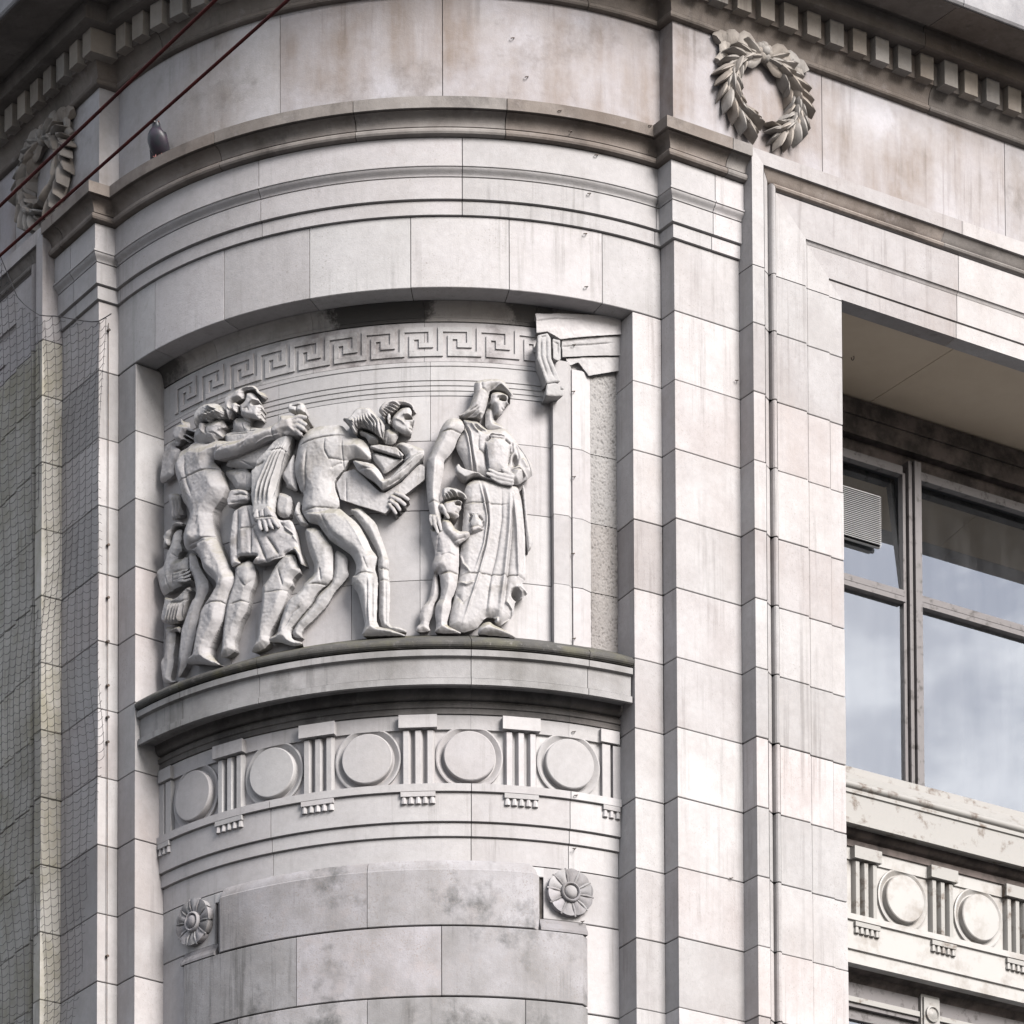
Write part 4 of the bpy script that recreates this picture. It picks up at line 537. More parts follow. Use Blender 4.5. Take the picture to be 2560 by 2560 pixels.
def resample(pts, n):
    p = np.array(pts, float); l = np.r_[0, np.cumsum(np.hypot(*np.diff(p, axis=0).T))]; s = np.linspace(0, l[-1], n)
    return np.c_[np.interp(s, l, p[:, 0]), np.interp(s, l, p[:, 1])]
rng = np.random.default_rng(3)
def carve(ops):
    pr = lambda a, k=2: [tuple(x/1000 for x in a[i:i+k]) for i in range(0, len(a), k)]
    us, zs = [], []
    for o in ops:
        if o[0] == 'P': q = pr(o[1]); us += [x[0] for x in q]; zs += [x[1] for x in q]
        if o[0] == 'L': q = pr(o[1], 3); us += [x[0]-x[2] for x in q]+[x[0]+x[2] for x in q]; zs += [x[1]-x[2] for x in q]+[x[1]+x[2] for x in q]
    u0, u1, z0, z1 = min(us)-.012, max(us)+.012, min(zs)-.012, max(zs)+.012
    gu = np.arange(u0, u1, GS); gz = np.arange(z0, z1, GS); U, Z = np.meshgrid(gu, gz); H = np.full(U.shape, -1.0)
    def box(q, m):
        a = np.array([x[:2] for x in q]); i0 = max(0, int((a[:, 1].min()-m-z0)/GS)); i1 = int((a[:, 1].max()+m-z0)/GS)+2; j0 = max(0, int((a[:, 0].min()-m-u0)/GS)); j1 = int((a[:, 0].max()+m-u0)/GS)+2
        return slice(i0, max(i1, i0)), slice(j0, max(j1, j0))
    def smax(a, b, k=.010):
        h = np.clip(.5+.5*(a-b)/k, 0, 1); s = b*(1-h)+a*h+k*h*(1-h)*.5
        return np.where((a < -.5) | (b < -.5), np.maximum(a, b), s)
    for o in ops:
        if o[0] == 'P':
            q = smooth_poly(pr(o[1]), 1 if o[3] > 14 else 0); d, b, e = o[2]/1000, o[3]/1000, o[4]/100; sl = box(q, .004); u, z = U[sl], Z[sl]
            m = inside(u, z, q); s, _ = seg_dist(u, z, q+q[:1]); x = np.clip(s/b, 0, 1); h = d*(e+(1-e)*(.72*np.sqrt(1-(1-x)**2)+.28*np.minimum(1, 1.25*x)))
            H[sl] = smax(H[sl], np.where(m & (s > .0035), .88*h, -1.0), .005 if o[3] > 14 else .002)
        elif o[0] == 'L':
            q = pr(o[1], 3); d, fl = o[2]/1000, o[3]/100; sl = box(q, max(x[2] for x in q)+.004); u, z = U[sl], Z[sl]
            s, t = seg_dist(u, z, q); l = np.r_[0, np.cumsum([math.hypot(b_[0]-a_[0], b_[1]-a_[1]) for a_, b_ in zip(q[:-1], q[1:])])]; rr = np.interp(t, l/l[-1], [x[2] for x in q])
            h = np.where(s < rr, .88*d+fl*np.sqrt(np.maximum(rr*rr-s*s, 0)), -1.0); H[sl] = np.maximum(H[sl], h)
    mask = H > -.5
    # soften the smooth body surfaces a little before the sharp chisel work
    Hs = np.where(mask, H, 0); wgt = mask.astype(float)
    for _ in range(1):
        for ax in (0, 1):
            Hs = Hs*.5+.25*(np.roll(Hs, 1, ax)+np.roll(Hs, -1, ax)); wgt = wgt*.5+.25*(np.roll(wgt, 1, ax)+np.roll(wgt, -1, ax))
    H = np.where(mask, Hs/np.maximum(wgt, 1e-6), -1)
    for o in ops:
        if o[0] == 'G': strokes = [(resample(pr(o[1]), 14), o[2]/1000, o[3]/1000)]
        elif o[0] == 'H':
            a, b = resample(pr(o[1]), 16), resample(pr(o[2]), 16); n, w, am, wv = o[3], o[4]/1000, o[5]/1000, o[6]/1000; strokes = []
            for k in range(n):
                c = a+(b-a)*k/(n-1)
                if wv: dd = np.gradient(c, axis=0); nn = np.c_[-dd[:, 1], dd[:, 0]]; nn /= np.maximum(np.hypot(nn[:, 0], nn[:, 1])[:, None], 1e-6); c = c+nn*(wv*np.sin(np.linspace(0, 9, 16)+k*.7))[:, None]
                strokes.append((c, w, am))
                if k < n-1: strokes.append((a+(b-a)*(k+.5)/(n-1), w*.7, -am*.9))
        elif o[0] == 'B':
            u_, z_, r1, r2 = [x/1000 for x in o[1]]; rq = ((U-u_)/max(r1, .004))**2+((Z-z_)/max(r2, .004))**2; H = np.where(mask, H+(max(o[2]/1000*2.6, -.075)*np.exp(-rq**2) if o[2] < -15 else o[2]/1000*np.exp(-rq)), H); continue
        else: continue
        for c, w, am in strokes:
            q = [tuple(x) for x in c]; w = max(w, .0028); sl = box(q, w*2.6)
            if H[sl].size == 0: continue
            s, t = seg_dist(U[sl], Z[sl], q); tp = np.clip(np.minimum(t, 1-t)/.18, .15, 1)
            H[sl] = np.where(mask[sl], H[sl]+1.5*am*tp*(np.exp(-(s/w)**2) if am > 0 else np.exp(-1.15*s/w)), H[sl])
    wear = rng.normal(0, 1, H.shape)
    for _ in range(6):
        for ax in (0, 1): wear = wear*.5+.25*(np.roll(wear, 1, ax)+np.roll(wear, -1, ax))
    big = rng.normal(0, 1, (H.shape[0]//8+3, H.shape[1]//8+3)); big = np.kron(big, np.ones((8, 8)))[:H.shape[0], :H.shape[1]]
    for _ in range(14):
        for ax in (0, 1): big = big*.5+.25*(np.roll(big, 2, ax)+np.roll(big, -2, ax))
    H = np.where(mask, np.maximum(H, .012)+.0028*wear+.0022*big, H)
    # mesh: cells whose four corners are stone, boundary softened, sides dropped into the wall
    cell = mask[:-1, :-1] & mask[1:, :-1] & mask[:-1, 1:] & mask[1:, 1:]
    used = np.zeros(mask.shape, bool); used[:-1, :-1] |= cell; used[1:, :-1] |= cell; used[:-1, 1:] |= cell; used[1:, 1:] |= cell
    idx = -np.ones(mask.shape, int); idx[used] = np.arange(used.sum())
    UU, ZZ = U[used].copy(), Z[used].copy()+11.8; DD = H[used]
    i, j = np.nonzero(cell); quads = np.c_[idx[i, j], idx[i, j+1], idx[i+1, j+1], idx[i+1, j]]
    ed = {}
    for a, b in ((0, 1), (1, 2), (2, 3), (3, 0)):
        for x, y in zip(quads[:, a].tolist(), quads[:, b].tolist()):
            if (y, x) in ed: del ed[(y, x)]
            else: ed[(x, y)] = 1
    E = np.array(list(ed.keys())); bv = np.unique(E); n = len(UU)
    for _ in range(3):
        su = np.zeros(n); sz = np.zeros(n); c = np.zeros(n)
        for a, b in ((0, 1), (1, 0)):
            np.add.at(su, E[:, a], UU[E[:, b]]); np.add.at(sz, E[:, a], ZZ[E[:, b]]); np.add.at(c, E[:, a], 1)
        UU[bv] = UU[bv]*.4+.6*su[bv]/c[bv]; ZZ[bv] = ZZ[bv]*.4+.6*sz[bv]/c[bv]
    mf = mask.astype(float)
    for _ in range(4):
        for ax in (0, 1): mf = mf*.5+.25*(np.roll(mf, 1, ax)+np.roll(mf, -1, ax))
    gz_, gu_ = np.gradient(mf); gl_ = np.hypot(gz_, gu_)+1e-6; cut = .017; iu = (gu_/gl_)[used][bv]*cut; iz = (gz_/gl_)[used][bv]*cut
    mp_ = {v: n+2*k for k, v in enumerate(bv.tolist())}
    au = np.r_[UU, np.c_[UU[bv], UU[bv]+iu].ravel()]; az = np.r_[ZZ, np.c_[ZZ[bv], ZZ[bv]+iz].ravel()]; ad = np.r_[DD, np.c_[DD[bv], np.full(len(bv), -.012)].ravel()]
    th = au/RI; r_ = RI+ad; V = np.c_[r_*np.sin(th), -r_*np.cos(th), az]
    side = [(mp_[x], mp_[x]+1, mp_[y]+1, mp_[y]) for x, y in E.tolist()]
    me = bpy.data.meshes.new('carving'); me.from_pydata(V.tolist(), [], quads.tolist()+side); me.shade_smooth(); me.update(); return me
FL = []
for nm, lab, parts in DATA['figs']:
    us = [x for p in parts for o in p[1] if o[0] == 'P' for x in o[1][0::2]]
    a = math.degrees((min(us)+max(us))/2000/RI)
    t_ = thing(nm, lab, 'carved figure', 'figures of the carved relief'); q = pol(RI, a); t_.location = (q[0], q[1], 11.88)
    for pn, ops in parts:
        o = link(pn, carve(ops), 'relief', t_); o.matrix_parent_inverse = Matrix.Translation((-q[0], -q[1], -11.88))
    FL.append(t_)
nm, lab, parts = DATA['door']
DR = thing(nm, lab, 'doorway relief')
for pn, ops in parts: link(pn, carve(ops), 'niche', DR)
for pts in ([(28.9, -.01), (28.9, .045), (30, .046), (31.35, .045), (32.12, .018)], [(32.1, .0), (32.13, .032), (33.8, .032), (35.55, .004)]):
    zs_ = [11.86, 12.215, 12.60, 12.985, 13.46 if pts[0][0] < 30 else 13.43]
    for z0, z1 in zip(zs_[:-1], zs_[1:]):
        link('door_post', solid(polyroute([pol(RI+d, a) for a, d in pts]), ashlar(z0, z1, back=-.02, g=.0012, ch=.0012)), 'niche', DR)
# tooled panel between post and jamb
for z0, z1 in ((11.86, 12.213), (12.217, 12.598), (12.602, 12.983), (12.987, 13.44)):
    na, nzv = 48, int((z1-z0)/.005); h = rng.normal(0, 1, (nzv+1, na+1)); h = (h+np.roll(h, 1, 1)*.9+np.roll(h, 1, 0)*.5)/2
    h = np.where(h < -.75, np.maximum(h, -2.2)*.0055, h*.0012); v = []; f = []
    for i in range(nzv+1):
        for j in range(na+1):
            q = pol(RI+.006+h[i, j], 35.5+(TH+.1-35.5)*j/na); v.append((q[0], q[1], z0+(z1-z0)*i/nzv))
    f = [(i*(na+1)+j, i*(na+1)+j+1, (i+1)*(na+1)+j+1, (i+1)*(na+1)+j) for i in range(nzv) for j in range(na)]
    link('rough_panel', mesh(v, f, None, False), 'rough', DR)

# ------------------------------------------------------------------ rosettes
def rosette(ang, label):
    q = pol(RI+.004, ang); zc = 10.527
    t_ = thing('rosette', label, 'rosette', 'rosettes beside the lower panel', (q[0], q[1], zc))
    a = math.radians(ang); ux = Vector((math.cos(a), math.sin(a), 0)); ud = Vector((math.sin(a), -math.cos(a), 0))
    P = lambda x, z, d: ux*x+ud*d+Vector((0, 0, z))
    n = 10; rin, ro = .048, .130; half = math.pi/n*.86
    prof = []
    v = []; f = []; nu, nv = 7, 6
    for i in range(nu):
        s = i/(nu-1); r_ = rin+(ro-rin)*s; wd_ = half*(.86+.14*math.sin(s*1.8)) if s < .9 else half
        for j in range(nv+1):
            y = -1+2*j/nv; rr = r_-(.005*y*y if s > .75 else 0); a_ = wd_*y
            d = .018+.010*(1-y*y)*math.sin(.35+s*2.3)+.010*s
            v.append((rr*math.sin(a_), rr*math.cos(a_), d))
    m = nu*(nv+1)
    f = [(i*(nv+1)+j, i*(nv+1)+j+1, (i+1)*(nv+1)+j+1, (i+1)*(nv+1)+j) for i in range(nu-1) for j in range(nv)]
    bd = [j for j in range(nv+1)]+[i*(nv+1)+nv for i in range(1, nu)]+[(nu-1)*(nv+1)+j for j in range(nv-1, -1, -1)]+[i*(nv+1) for i in range(nu-2, 0, -1)]
    v2 = list(v)+[(v[k][0], v[k][1], -.02) for k in bd]; f += [(bd[i], bd[(i+1) % len(bd)], m+(i+1) % len(bd), m+i) for i in range(len(bd))]
    for k in range(n):
        b = 2*math.pi*k/n+.1; vv = []
        for x, y, d in v2: vv.append(P(x*math.cos(b)+y*math.sin(b), -x*math.sin(b)+y*math.cos(b), d))
        link('petal', mesh(vv, f, 45), 'panel', t_)
        bb = b+math.pi/n; mb = MB(); mb.tube([P(rin*math.sin(bb), rin*math.cos(bb), .018), P(.09*math.sin(bb), .09*math.cos(bb), .03), P((ro+.003)*math.sin(bb), (ro+.003)*math.cos(bb), .022)], .0055, 6, [.8, 1.1, 1.0]); link('rib', mb.mesh(60), 'panel', t_)
    def lathe(rings, nm):
        nn = 24; vv = [P(r_*math.sin(2*math.pi*k/nn), r_*math.cos(2*math.pi*k/nn), d) for r_, d in rings for k in range(nn)]
        ff = [(i*nn+k, i*nn+(k+1) % nn, (i+1)*nn+(k+1) % nn, (i+1)*nn+k) for i in range(len(rings)-1) for k in range(nn)]+[tuple(range((len(rings)-1)*nn, len(rings)*nn))]
        link(nm, mesh(vv, ff, 50), 'panel', t_)
    lathe([(.056, 0), (.056, .032), (.053, .040), (.047, .043), (.041, .038), (.040, .02)], 'ring')
    lathe([(.039, .01), (.038, .028), (.032, .042), (.02, .050), (.008, .053), (.001, .053)], 'button')
rosette(31.5, 'carved stone rosette at the upper right corner of the lower panel'); rosette(-31.5, 'carved stone rosette at the upper left corner of the lower panel')

# ------------------------------------------------------------------ wreaths on the frieze
def leaf_mesh(seed):
    rg = random.Random(seed); nu, nv = 8, 6; v = []; cu = rg.uniform(.2, .5)
    for i in range(nu+1):
        s = i/nu; w = .5*math.sin(math.pi*min(1, s*.93+.05))**.75*(1-.25*s)+.015
        for j in range(nv+1):
            y = -1+2*j/nv; v.append((y*w*.5, s, .16*(1-y*y)+.10*math.sin(math.pi*s)-.05*abs(y)**3+cu*.12*s-.05*(abs(y) < .1)))
    m = len(v); f = [(i*(nv+1)+j, i*(nv+1)+j+1, (i+1)*(nv+1)+j+1, (i+1)*(nv+1)+j) for i in range(nu) for j in range(nv)]
    bd = list(range(nv+1))+[i*(nv+1)+nv for i in range(1, nu+1)]+[nu*(nv+1)+j for j in range(nv-1, -1, -1)]+[i*(nv+1) for i in range(nu-1, 0, -1)]
    v += [(v[k][0]*.92, v[k][1], -.28) for k in bd]; f += [(bd[i], bd[(i+1) % len(bd)], m+(i+1) % len(bd), m+i) for i in range(len(bd))]
    me = mesh(v, f, 55); me.materials.append(M['wreath']); return me
LEAVES = [leaf_mesh(k) for k in range(5)]
def wreath(side, label):
    tc_, zc = .578, 15.105
    o0 = W(tc_, D1, zc, side); t_ = thing('wreath', label, 'wreath', 'carved wreaths on the frieze', o0)
    ex = Vector((side*S2, S2, 0)); en = Vector((side*S2, -S2, 0)); ez = Vector((0, 0, 1)); rg = random.Random(5); t_.scale = (.90, .90, .90)
    P = lambda x, z, d: ex*x+ez*z+en*d
    for br in (-1, 1):
        for k in range(11):
            s = k/10; ph = math.radians(18+s*136)*br        # angle from the top
            rad = .225+.010*math.sin(s*3)
            for lane, (dr, tw, ln) in enumerate(((.080, .66, .165), (.034, .26, .165), (-.012, -.06, .15), (-.066, -.45, .12))):
                if lane >= 3 and k < 2: continue
                x = (rad+dr*.55)*math.sin(ph)*1.06; z = (rad+dr*.55)*math.cos(ph)*1.0
                tang = Vector((math.cos(ph)*br, -math.sin(ph)*br)); out = Vector((math.sin(ph), math.cos(ph)))
                dv = (tang*math.cos(tw)+out*math.sin(tw)).normalized(); pv_ = Vector((-dv.y, dv.x))
                ln *= rg.uniform(.92, 1.1); wd_ = ln*rg.uniform(.78, .95)
                Y3 = P(dv.x, dv.y, .22+rg.uniform(-.12, .14)).normalized(); X3 = P(pv_.x, pv_.y, rg.uniform(-.2, .2)); X3 = (X3-Y3*X3.dot(Y3)).normalized(); Z3 = X3.cross(Y3)
                if Z3.dot(en) < 0: X3 = -X3; Z3 = -Z3
                L = P(x-dv.x*ln*.45, z-dv.y*ln*.45, .016+(.022, .0, .034, .010)[lane]*.9+.008*(k % 2))
                o = bpy.data.objects.new('leaf', rg.choice(LEAVES)); C.objects.link(o); o.parent = t_
                o.matrix_local = Matrix(((X3.x*wd_*.62, Y3.x*ln, Z3.x*.17, L.x), (X3.y*wd_*.62, Y3.y*ln, Z3.y*.17, L.y), (X3.z*wd_*.62, Y3.z*ln, Z3.z*.17, L.z), (0, 0, 0, 1)))
    def ribbon(pts, w, nm='ribbon'):
        mb = MB(); n = len(pts); v = []
        for i, (x, z, d) in enumerate(pts):
            a, b = pts[max(i-1, 0)], pts[min(i+1, n-1)]; dx, dz = b[0]-a[0], b[1]-a[1]; l = math.hypot(dx, dz) or 1; px, pz = -dz/l*w*.72, dx/l*w*.72
            v += [P(x-px, z-pz, d), P(x-px*.5, z-pz*.5, d+.020), P(x+px*.5, z+pz*.5, d+.020), P(x+px, z+pz, d), P(x, z, d-.035)]
        f = [(i*5+k, i*5+(k+1) % 5, (i+1)*5+(k+1) % 5, (i+1)*5+k) for i in range(n-1) for k in range(5)]+[tuple(range(5)), tuple(range(n*5-1, n*5-6, -1))]
        link(nm, mesh(v, f, 55), 'wreath', t_)
    def sm(pts, n=14):
        p = np.array(pts, float); t = np.linspace(0, len(p)-1, n); return [tuple(np.array([np.interp(x, range(len(p)), p[:, k]) for k in range(3)])) for x in t]
    for sg in (-1, 1):
        ribbon(sm([(sg*.02, .245, .05), (sg*.08, .20, .06), (sg*.15, .225, .065), (sg*.17, .29, .06), (sg*.13, .33, .055), (sg*.09, .30, .05), (sg*.07, .26, .04)], 18), .05)
        ribbon(sm([(sg*.16, .28, .04), (sg*.22, .31, .045), (sg*.27, .27, .04), (sg*.30, .295, .03), (sg*.335, .25, .03)], 14), .06)
        ribbon(sm([(sg*.24, .29, .03), (sg*.29, .22, .035), (sg*.28, .17, .03), (sg*.32, .12, .02)], 12), .045)
        ribbon(sm([(sg*.03, .23, .05), (sg*.09, .165, .05), (sg*.14, .17, .05), (sg*.17, .22, .045)], 12), .04)
    for k in range(9):
        a = 2*math.pi*k/7; r_ = .035 if k < 7 else .0; x, z, d = r_*math.sin(a), .265+r_*math.cos(a), .055+(.018 if k >= 7 else 0)
        n = 10; vv = []; ff = []
        rr = .033
        for i in range(6):
            f_ = math.pi*i/5
            for j in range(n): vv.append(P(x+rr*math.sin(f_)*math.cos(2*math.pi*j/n), z+rr*math.sin(f_)*math.sin(2*math.pi*j/n), d+rr*math.cos(f_)))
        ff = [(i*n+j, i*n+(j+1) % n, (i+1)*n+(j+1) % n, (i+1)*n+j) for i in range(5) for j in range(n)]
        link('blossom', mesh(vv, ff, 80), 'wreath', t_)
        if k == 7: break
wreath(1, 'carved stone laurel wreath with ribbon bow on the right wing frieze'); wreath(-1, 'carved stone laurel wreath seen edge-on, left wing, behind the cables')

# ------------------------------------------------------------------ window in the right wing
def window(side, label):
    wn = thing('window', label, 'window', None, W(2.3, -.70, 11.8, side))
    inv = Matrix.Translation(-Vector(wn.location))
    def part(nm, mat, boxes, par=wn):
        mb = MB()
        for b in boxes: wbox(mb, *b, side)
        o = link(nm, mb.mesh(), mat, par)
        if par is wn: o.matrix_parent_inverse = inv
        return o
    part('head_beam', 'beam', [(1.05, 4.6, -.80, -.70, 13.86, 14.10), (1.05, 4.6, -.80, -.685, 13.97, 14.065), (1.05, 4.6, -.80, -.765, 13.76, 13.87)])
    part('top_rail', 'frame_grey', [(1.05, 2.222, -.765, -.715, 13.715, 13.765), (2.345, 3.72, -.765, -.715, 13.715, 13.765), (3.84, 4.55, -.765, -.715, 13.715, 13.765)])
    for a in (2.228, 3.73):
        part('mullion', 'frame_grey', [(a+.026, a+.050, -.78, -.70, 11.8, 13.80), (a+.056, a+.104, -.78, -.68, 11.8, 13.80)])
        part('sash_stile', 'frame_grey', [(a-.002, a+.018, -.765, -.722, 11.80, 13.73)]); part('sash_stile', 'frame_grey', [(a+.106, a+.122, -.765, -.722, 11.8, 13.73)])
    for a, b in ((1.05, 2.226), (2.345, 3.72), (3.84, 4.55)):
        part('transom', 'frame_grey', [(a, b, -.77, -.715, 12.985, 13.022), (a, b, -.77, -.70, 12.945, 12.974)])
        part('bottom_rail', 'frame_grey', [(a, b, -.765, -.715, 11.80, 11.842)])
        for z0, z1 in ((11.84, 12.95), (13.02, 13.72)):
            lean = .058 if z0 > 13 else 0
            mb = MB(); mb.hexa([W(a, -.748, z0, side), W(b, -.748, z0, side), W(b, -.742, z0, side), W(a, -.742, z0, side), W(a, -.748-lean, z1, side), W(b, -.748-lean, z1, side), W(b, -.742-lean, z1, side), W(a, -.742-lean, z1, side)])
            o = link('pane', mb.mesh(), 'glass', wn); o.matrix_parent_inverse = inv
    part('sill', 'paint', [(1.05, 4.6, -.80, -.56, 11.74, 11.803)])
    return wn
window(1, 'large grey-framed window with peeling paint in the right wing'); lwn = window(-1, 'window'); lwn.parent = B; del lwn['label']; del lwn['category']
# ventilation grille on the upper left pane
g0 = W(1.9, -.72, 13.25); gr = thing('vent_grille', 'white louvred vent box fixed to the upper left window pane', 'vent grille', None, g0); inv = Matrix.Translation(-g0)
mb = MB(); wbox(mb, 1.60, 2.058, -.742, -.722, 13.235, 13.545); o = link('housing', mb.mesh(), 'louvre', gr); o.matrix_parent_inverse = inv
mb = MB()
for k in range(26):
    z = 13.25+k*.0113; mb.hexa([W(1.61, -.722, z), W(2.05, -.722, z), W(2.05, -.700, z-.006), W(1.61, -.700, z-.006), W(1.61, -.722, z+.0035), W(2.05, -.722, z+.0035), W(2.05, -.700, z-.0025), W(1.61, -.700, z-.0025)])
o = link('louvre_slats', mb.mesh(), 'louvre', gr); o.matrix_parent_inverse = inv; o['kind'] = 'stuff'
mb = MB(); wbox(mb, 1.605, 2.055, -.724, -.7215, 13.238, 13.542); o = link('grille_back', mb.mesh(), 'dark', gr); o.matrix_parent_inverse = inv

# painted metal spandrel below the window
def spandrel(side, label):
    sp = thing('spandrel', label, 'spandrel panel', None, W(2.3, -.55, 10.7, side)); inv = Matrix.Translation(-Vector(sp.location))
    def line(prof, nm, mat, t0=1.05, t1=4.6):
        n = len(prof); v = [W(t, o_, z, side) for t in (t0, t1) for o_, z in prof]
        o = link(nm, mesh(v, [(i, (i+1) % n, n+(i+1) % n, n+i) for i in range(n)]+[tuple(range(n)), tuple(range(2*n-1, n-1, -1))]), mat, sp); o.matrix_parent_inverse = inv; return o
    roll_ = [(-.44+.022*math.cos(a), 11.640+.022*math.sin(a)) for a in np.linspace(-1.5, 1.6, 8)]
    line([(-.62, 11.42), (-.62, 11.74), (-.50, 11.735), (-.455, 11.675)]+list(reversed(roll_))+[(-.437, 11.606), (-.425, 11.604), (-.425, 11.588), (-.436, 11.584), (-.438, 11.446), (-.424, 11.442), (-.424, 11.41), (-.45, 11.409), (-.47, 11.42)], 'cornice', 'paint')
    line([(-.62, 11.32), (-.62, 11.43), (-.50, 11.425)]+curve((-.502, 11.42), (-.53, 11.378), 4, 'cove')+[(-.545, 11.37), (-.545, 11.366), (-.530, 11.362), (-.530, 11.325)], 'bed_moulding', 'beam')  # shadow band below the cornice lip, painted in with the dark beam colour
    line([(-.70, 10.66), (-.70, 11.33), (-.543, 11.327), (-.543, 11.252), (-.555, 11.25), (-.555, 10.93), (-.515, 10.927), (-.515, 10.893), (-.53, 10.891), (-.53, 10.728), (-.545, 10.724), (-.545, 10.652), (-.56, 10.648)], 'panel', 'paintcln')
    line([(-.80, 10.60), (-.80, 10.75), (-.56, 10.75), (-.56, 10.66), (-.66, 10.64), (-.69, 10.60)], 'soffit', 'beam')
    for k in range(5):
        tcx = 1.775+.555*k; P = lambda x, d, z, tcx=tcx: W(tcx+x, -.555+d, z, side)
        t_ = tri_parts(P, 'paint', 'paint', w=.085, zb=10.928, zt=11.253); t_.parent = sp; t_.matrix_parent_inverse = inv
        P2 = lambda x, d, z, tcx=tcx: W(tcx+.2775+x, -.555+d, z, side)
        o = link('boss', boss(P2, 'paintcln', zc=11.089, half=.160), 'paintcln', sp); o.matrix_parent_inverse = inv
spandrel(1, 'white painted metal spandrel with round bosses and rust, under the right wing window')
# window of the storey below
lw = thing('window', 'lower window with scrolled mullion under the white spandrel', 'window', None, W(2.3, -.7, 8, 1)); inv = Matrix.Translation(-Vector(lw.location))
def lpart(nm, mat, boxes):
    mb = MB()
    for b in boxes: wbox(mb, *b)
    o = link(nm, mb.mesh(), mat, lw); o.matrix_parent_inverse = inv; return o
lpart('top_rail', 'frame_grey', [(1.05, 2.275, -.77, -.69, 10.46, 10.60), (2.42, 4.6, -.77, -.69, 10.46, 10.60)])
lpart('top_rail', 'paint', [(1.05, 2.275, -.75, -.675, 10.485, 10.515), (2.42, 4.6, -.75, -.675, 10.485, 10.515)])
lpart('mullion', 'paint', [(2.28, 2.415, -.78, -.67, 8.0, 10.62), (2.29, 2.405, -.78, -.655, 10.36, 10.60)])
for a, b in ((1.05, 2.278), (2.417, 4.6)):
    lpart('pane', 'glass', [(a, b, -.748, -.742, 8.0, 10.44)]); lpart('sash_rail', 'frame_grey', [(a, b, -.765, -.72, 10.40, 10.458)])
lpart('sash_stile', 'frame_grey', [(2.235, 2.276, -.765, -.72, 8.0, 10.40)]); lpart('sash_stile', 'frame_grey', [(2.419, 2.46, -.765, -.72, 8.0, 10.40)])
def disc(tc_, zc, r_, off, d, nm):
    n = 24; v = [W(tc_+rr*math.cos(2*math.pi*k/n), off+dd, zc+rr*math.sin(2*math.pi*k/n)) for rr, dd in ((r_, 0), (r_, d), (r_*.8, d*1.2), (r_*.7, d*.5), (r_*.3, d*1.3), (.001, d*1.4)) for k in range(n)]
    o = link(nm, mesh(v, [(i*n+k, i*n+(k+1) % n, (i+1)*n+(k+1) % n, (i+1)*n+k) for i in range(5) for k in range(n)], 50), 'paint', lw); o.matrix_parent_inverse = inv
disc(2.347, 10.505, .048, -.655, .014, 'paterae')
for zc, r_ in ((10.29, .047), (10.19, .052), (10.09, .05)):
    mb = MB(); mb.tube([W(2.347+r_*math.cos(a), -.664, zc+r_*math.sin(a)) for a in np.linspace(0, 6.0, 18)], .011, 6); mb.tube([W(2.347+r_*.45*math.cos(a), -.664, zc+r_*.45*math.sin(a)) for a in np.linspace(0, 6.2, 14)], .009, 6)
    o = link('scroll', mb.mesh(60), 'paint', lw); o.matrix_parent_inverse = inv

# ------------------------------------------------------------------ small things
def hook(pos, nrm, label, size=.015):
    p = Vector(pos); n = Vector(nrm).normalized(); u = n.cross(Vector((0, 0, 1))).normalized(); w = Vector((0, 0, 1))
    mb = MB(); pts = [p-n*.01, p+n*.012]+[p+n*(.012+size*.55*math.sin(a))+u*size*.6*(1-math.cos(a))-w*size*.5*math.sin(a*.7) for a in np.linspace(.4, 3.6, 8)]
    mb.tube(pts, .0026, 5); o = link('wall_hook', mb.mesh(70), 'iron'); tag(o, label, 'hook', 'small iron hooks in the stone')
def polh(r_, a, z): q = pol(r_, a); return (q[0], q[1], z), (math.sin(math.radians(a)), -math.cos(math.radians(a)), 0)
for (r_, a, z, lab) in ((R, 22.2, 15.147, 'iron hook high on the bay frieze under the cornice'), (R, 24.2, 14.938, 'iron hook low on the bay frieze, just above the crown moulding'), (R+.13, 28, 14.70, 'iron hook on the top edge of the crown moulding'),
    (R+.09, 29.8, 14.618, 'iron hook in the hollow of the crown moulding'), (R+.05, 34, 14.535, 'iron hook right below the crown moulding'), (R+.03, 33.1, 14.324, 'iron hook under the thin architrave moulding'), (R, 32.8, 14.112, 'iron hook at the top of the plain lintel stones'),
    (R, 32.9, 13.817, 'iron hook just above the edge of the niche'), (R+.13, 41.2, 14.727, 'iron hook on the crown moulding beside the right pilaster'), (RI+.05, 32.4, 13.555, 'iron hook on the carved doorway lintel'), (RI+.03, 32.5, 13.304, 'iron hook at the top of the carved door post'),
    (RI+.03, 32.5, 12.828, 'iron hook halfway up the carved door post'), (RI+.03, 32.3, 12.40, 'iron hook in the lower half of the carved door post'), (RI+.03, 32.4, 11.93, 'iron hook at the foot of the carved door post'), (RI+.01, 32.5, 11.422, 'iron hook above the rightmost full round boss'),
    (RI+.04, 32.45, 11.06, 'iron hook on the band below the rightmost full round boss'), (RI+.01, 32.5, 10.778, 'iron hook on the plain bands below the boss frieze'), (RI+.01, 33.8, 10.383, 'iron hook below the right rosette')):
    p, n = polh(r_, a, z); hook(p, n, lab)
for t_, off, z, lab in ((.414, D1, 13.455, 'iron hook on the right pilaster near the window surround'), (.35, D1, 10.663, 'iron hook low on the right pilaster')): hook(W(t_, off, z), (S2, -S2, 0), lab)
hook(W(1.55, -.3, 14.076), (0.01, -.01, -1), 'iron hook in the ceiling of the window recess')

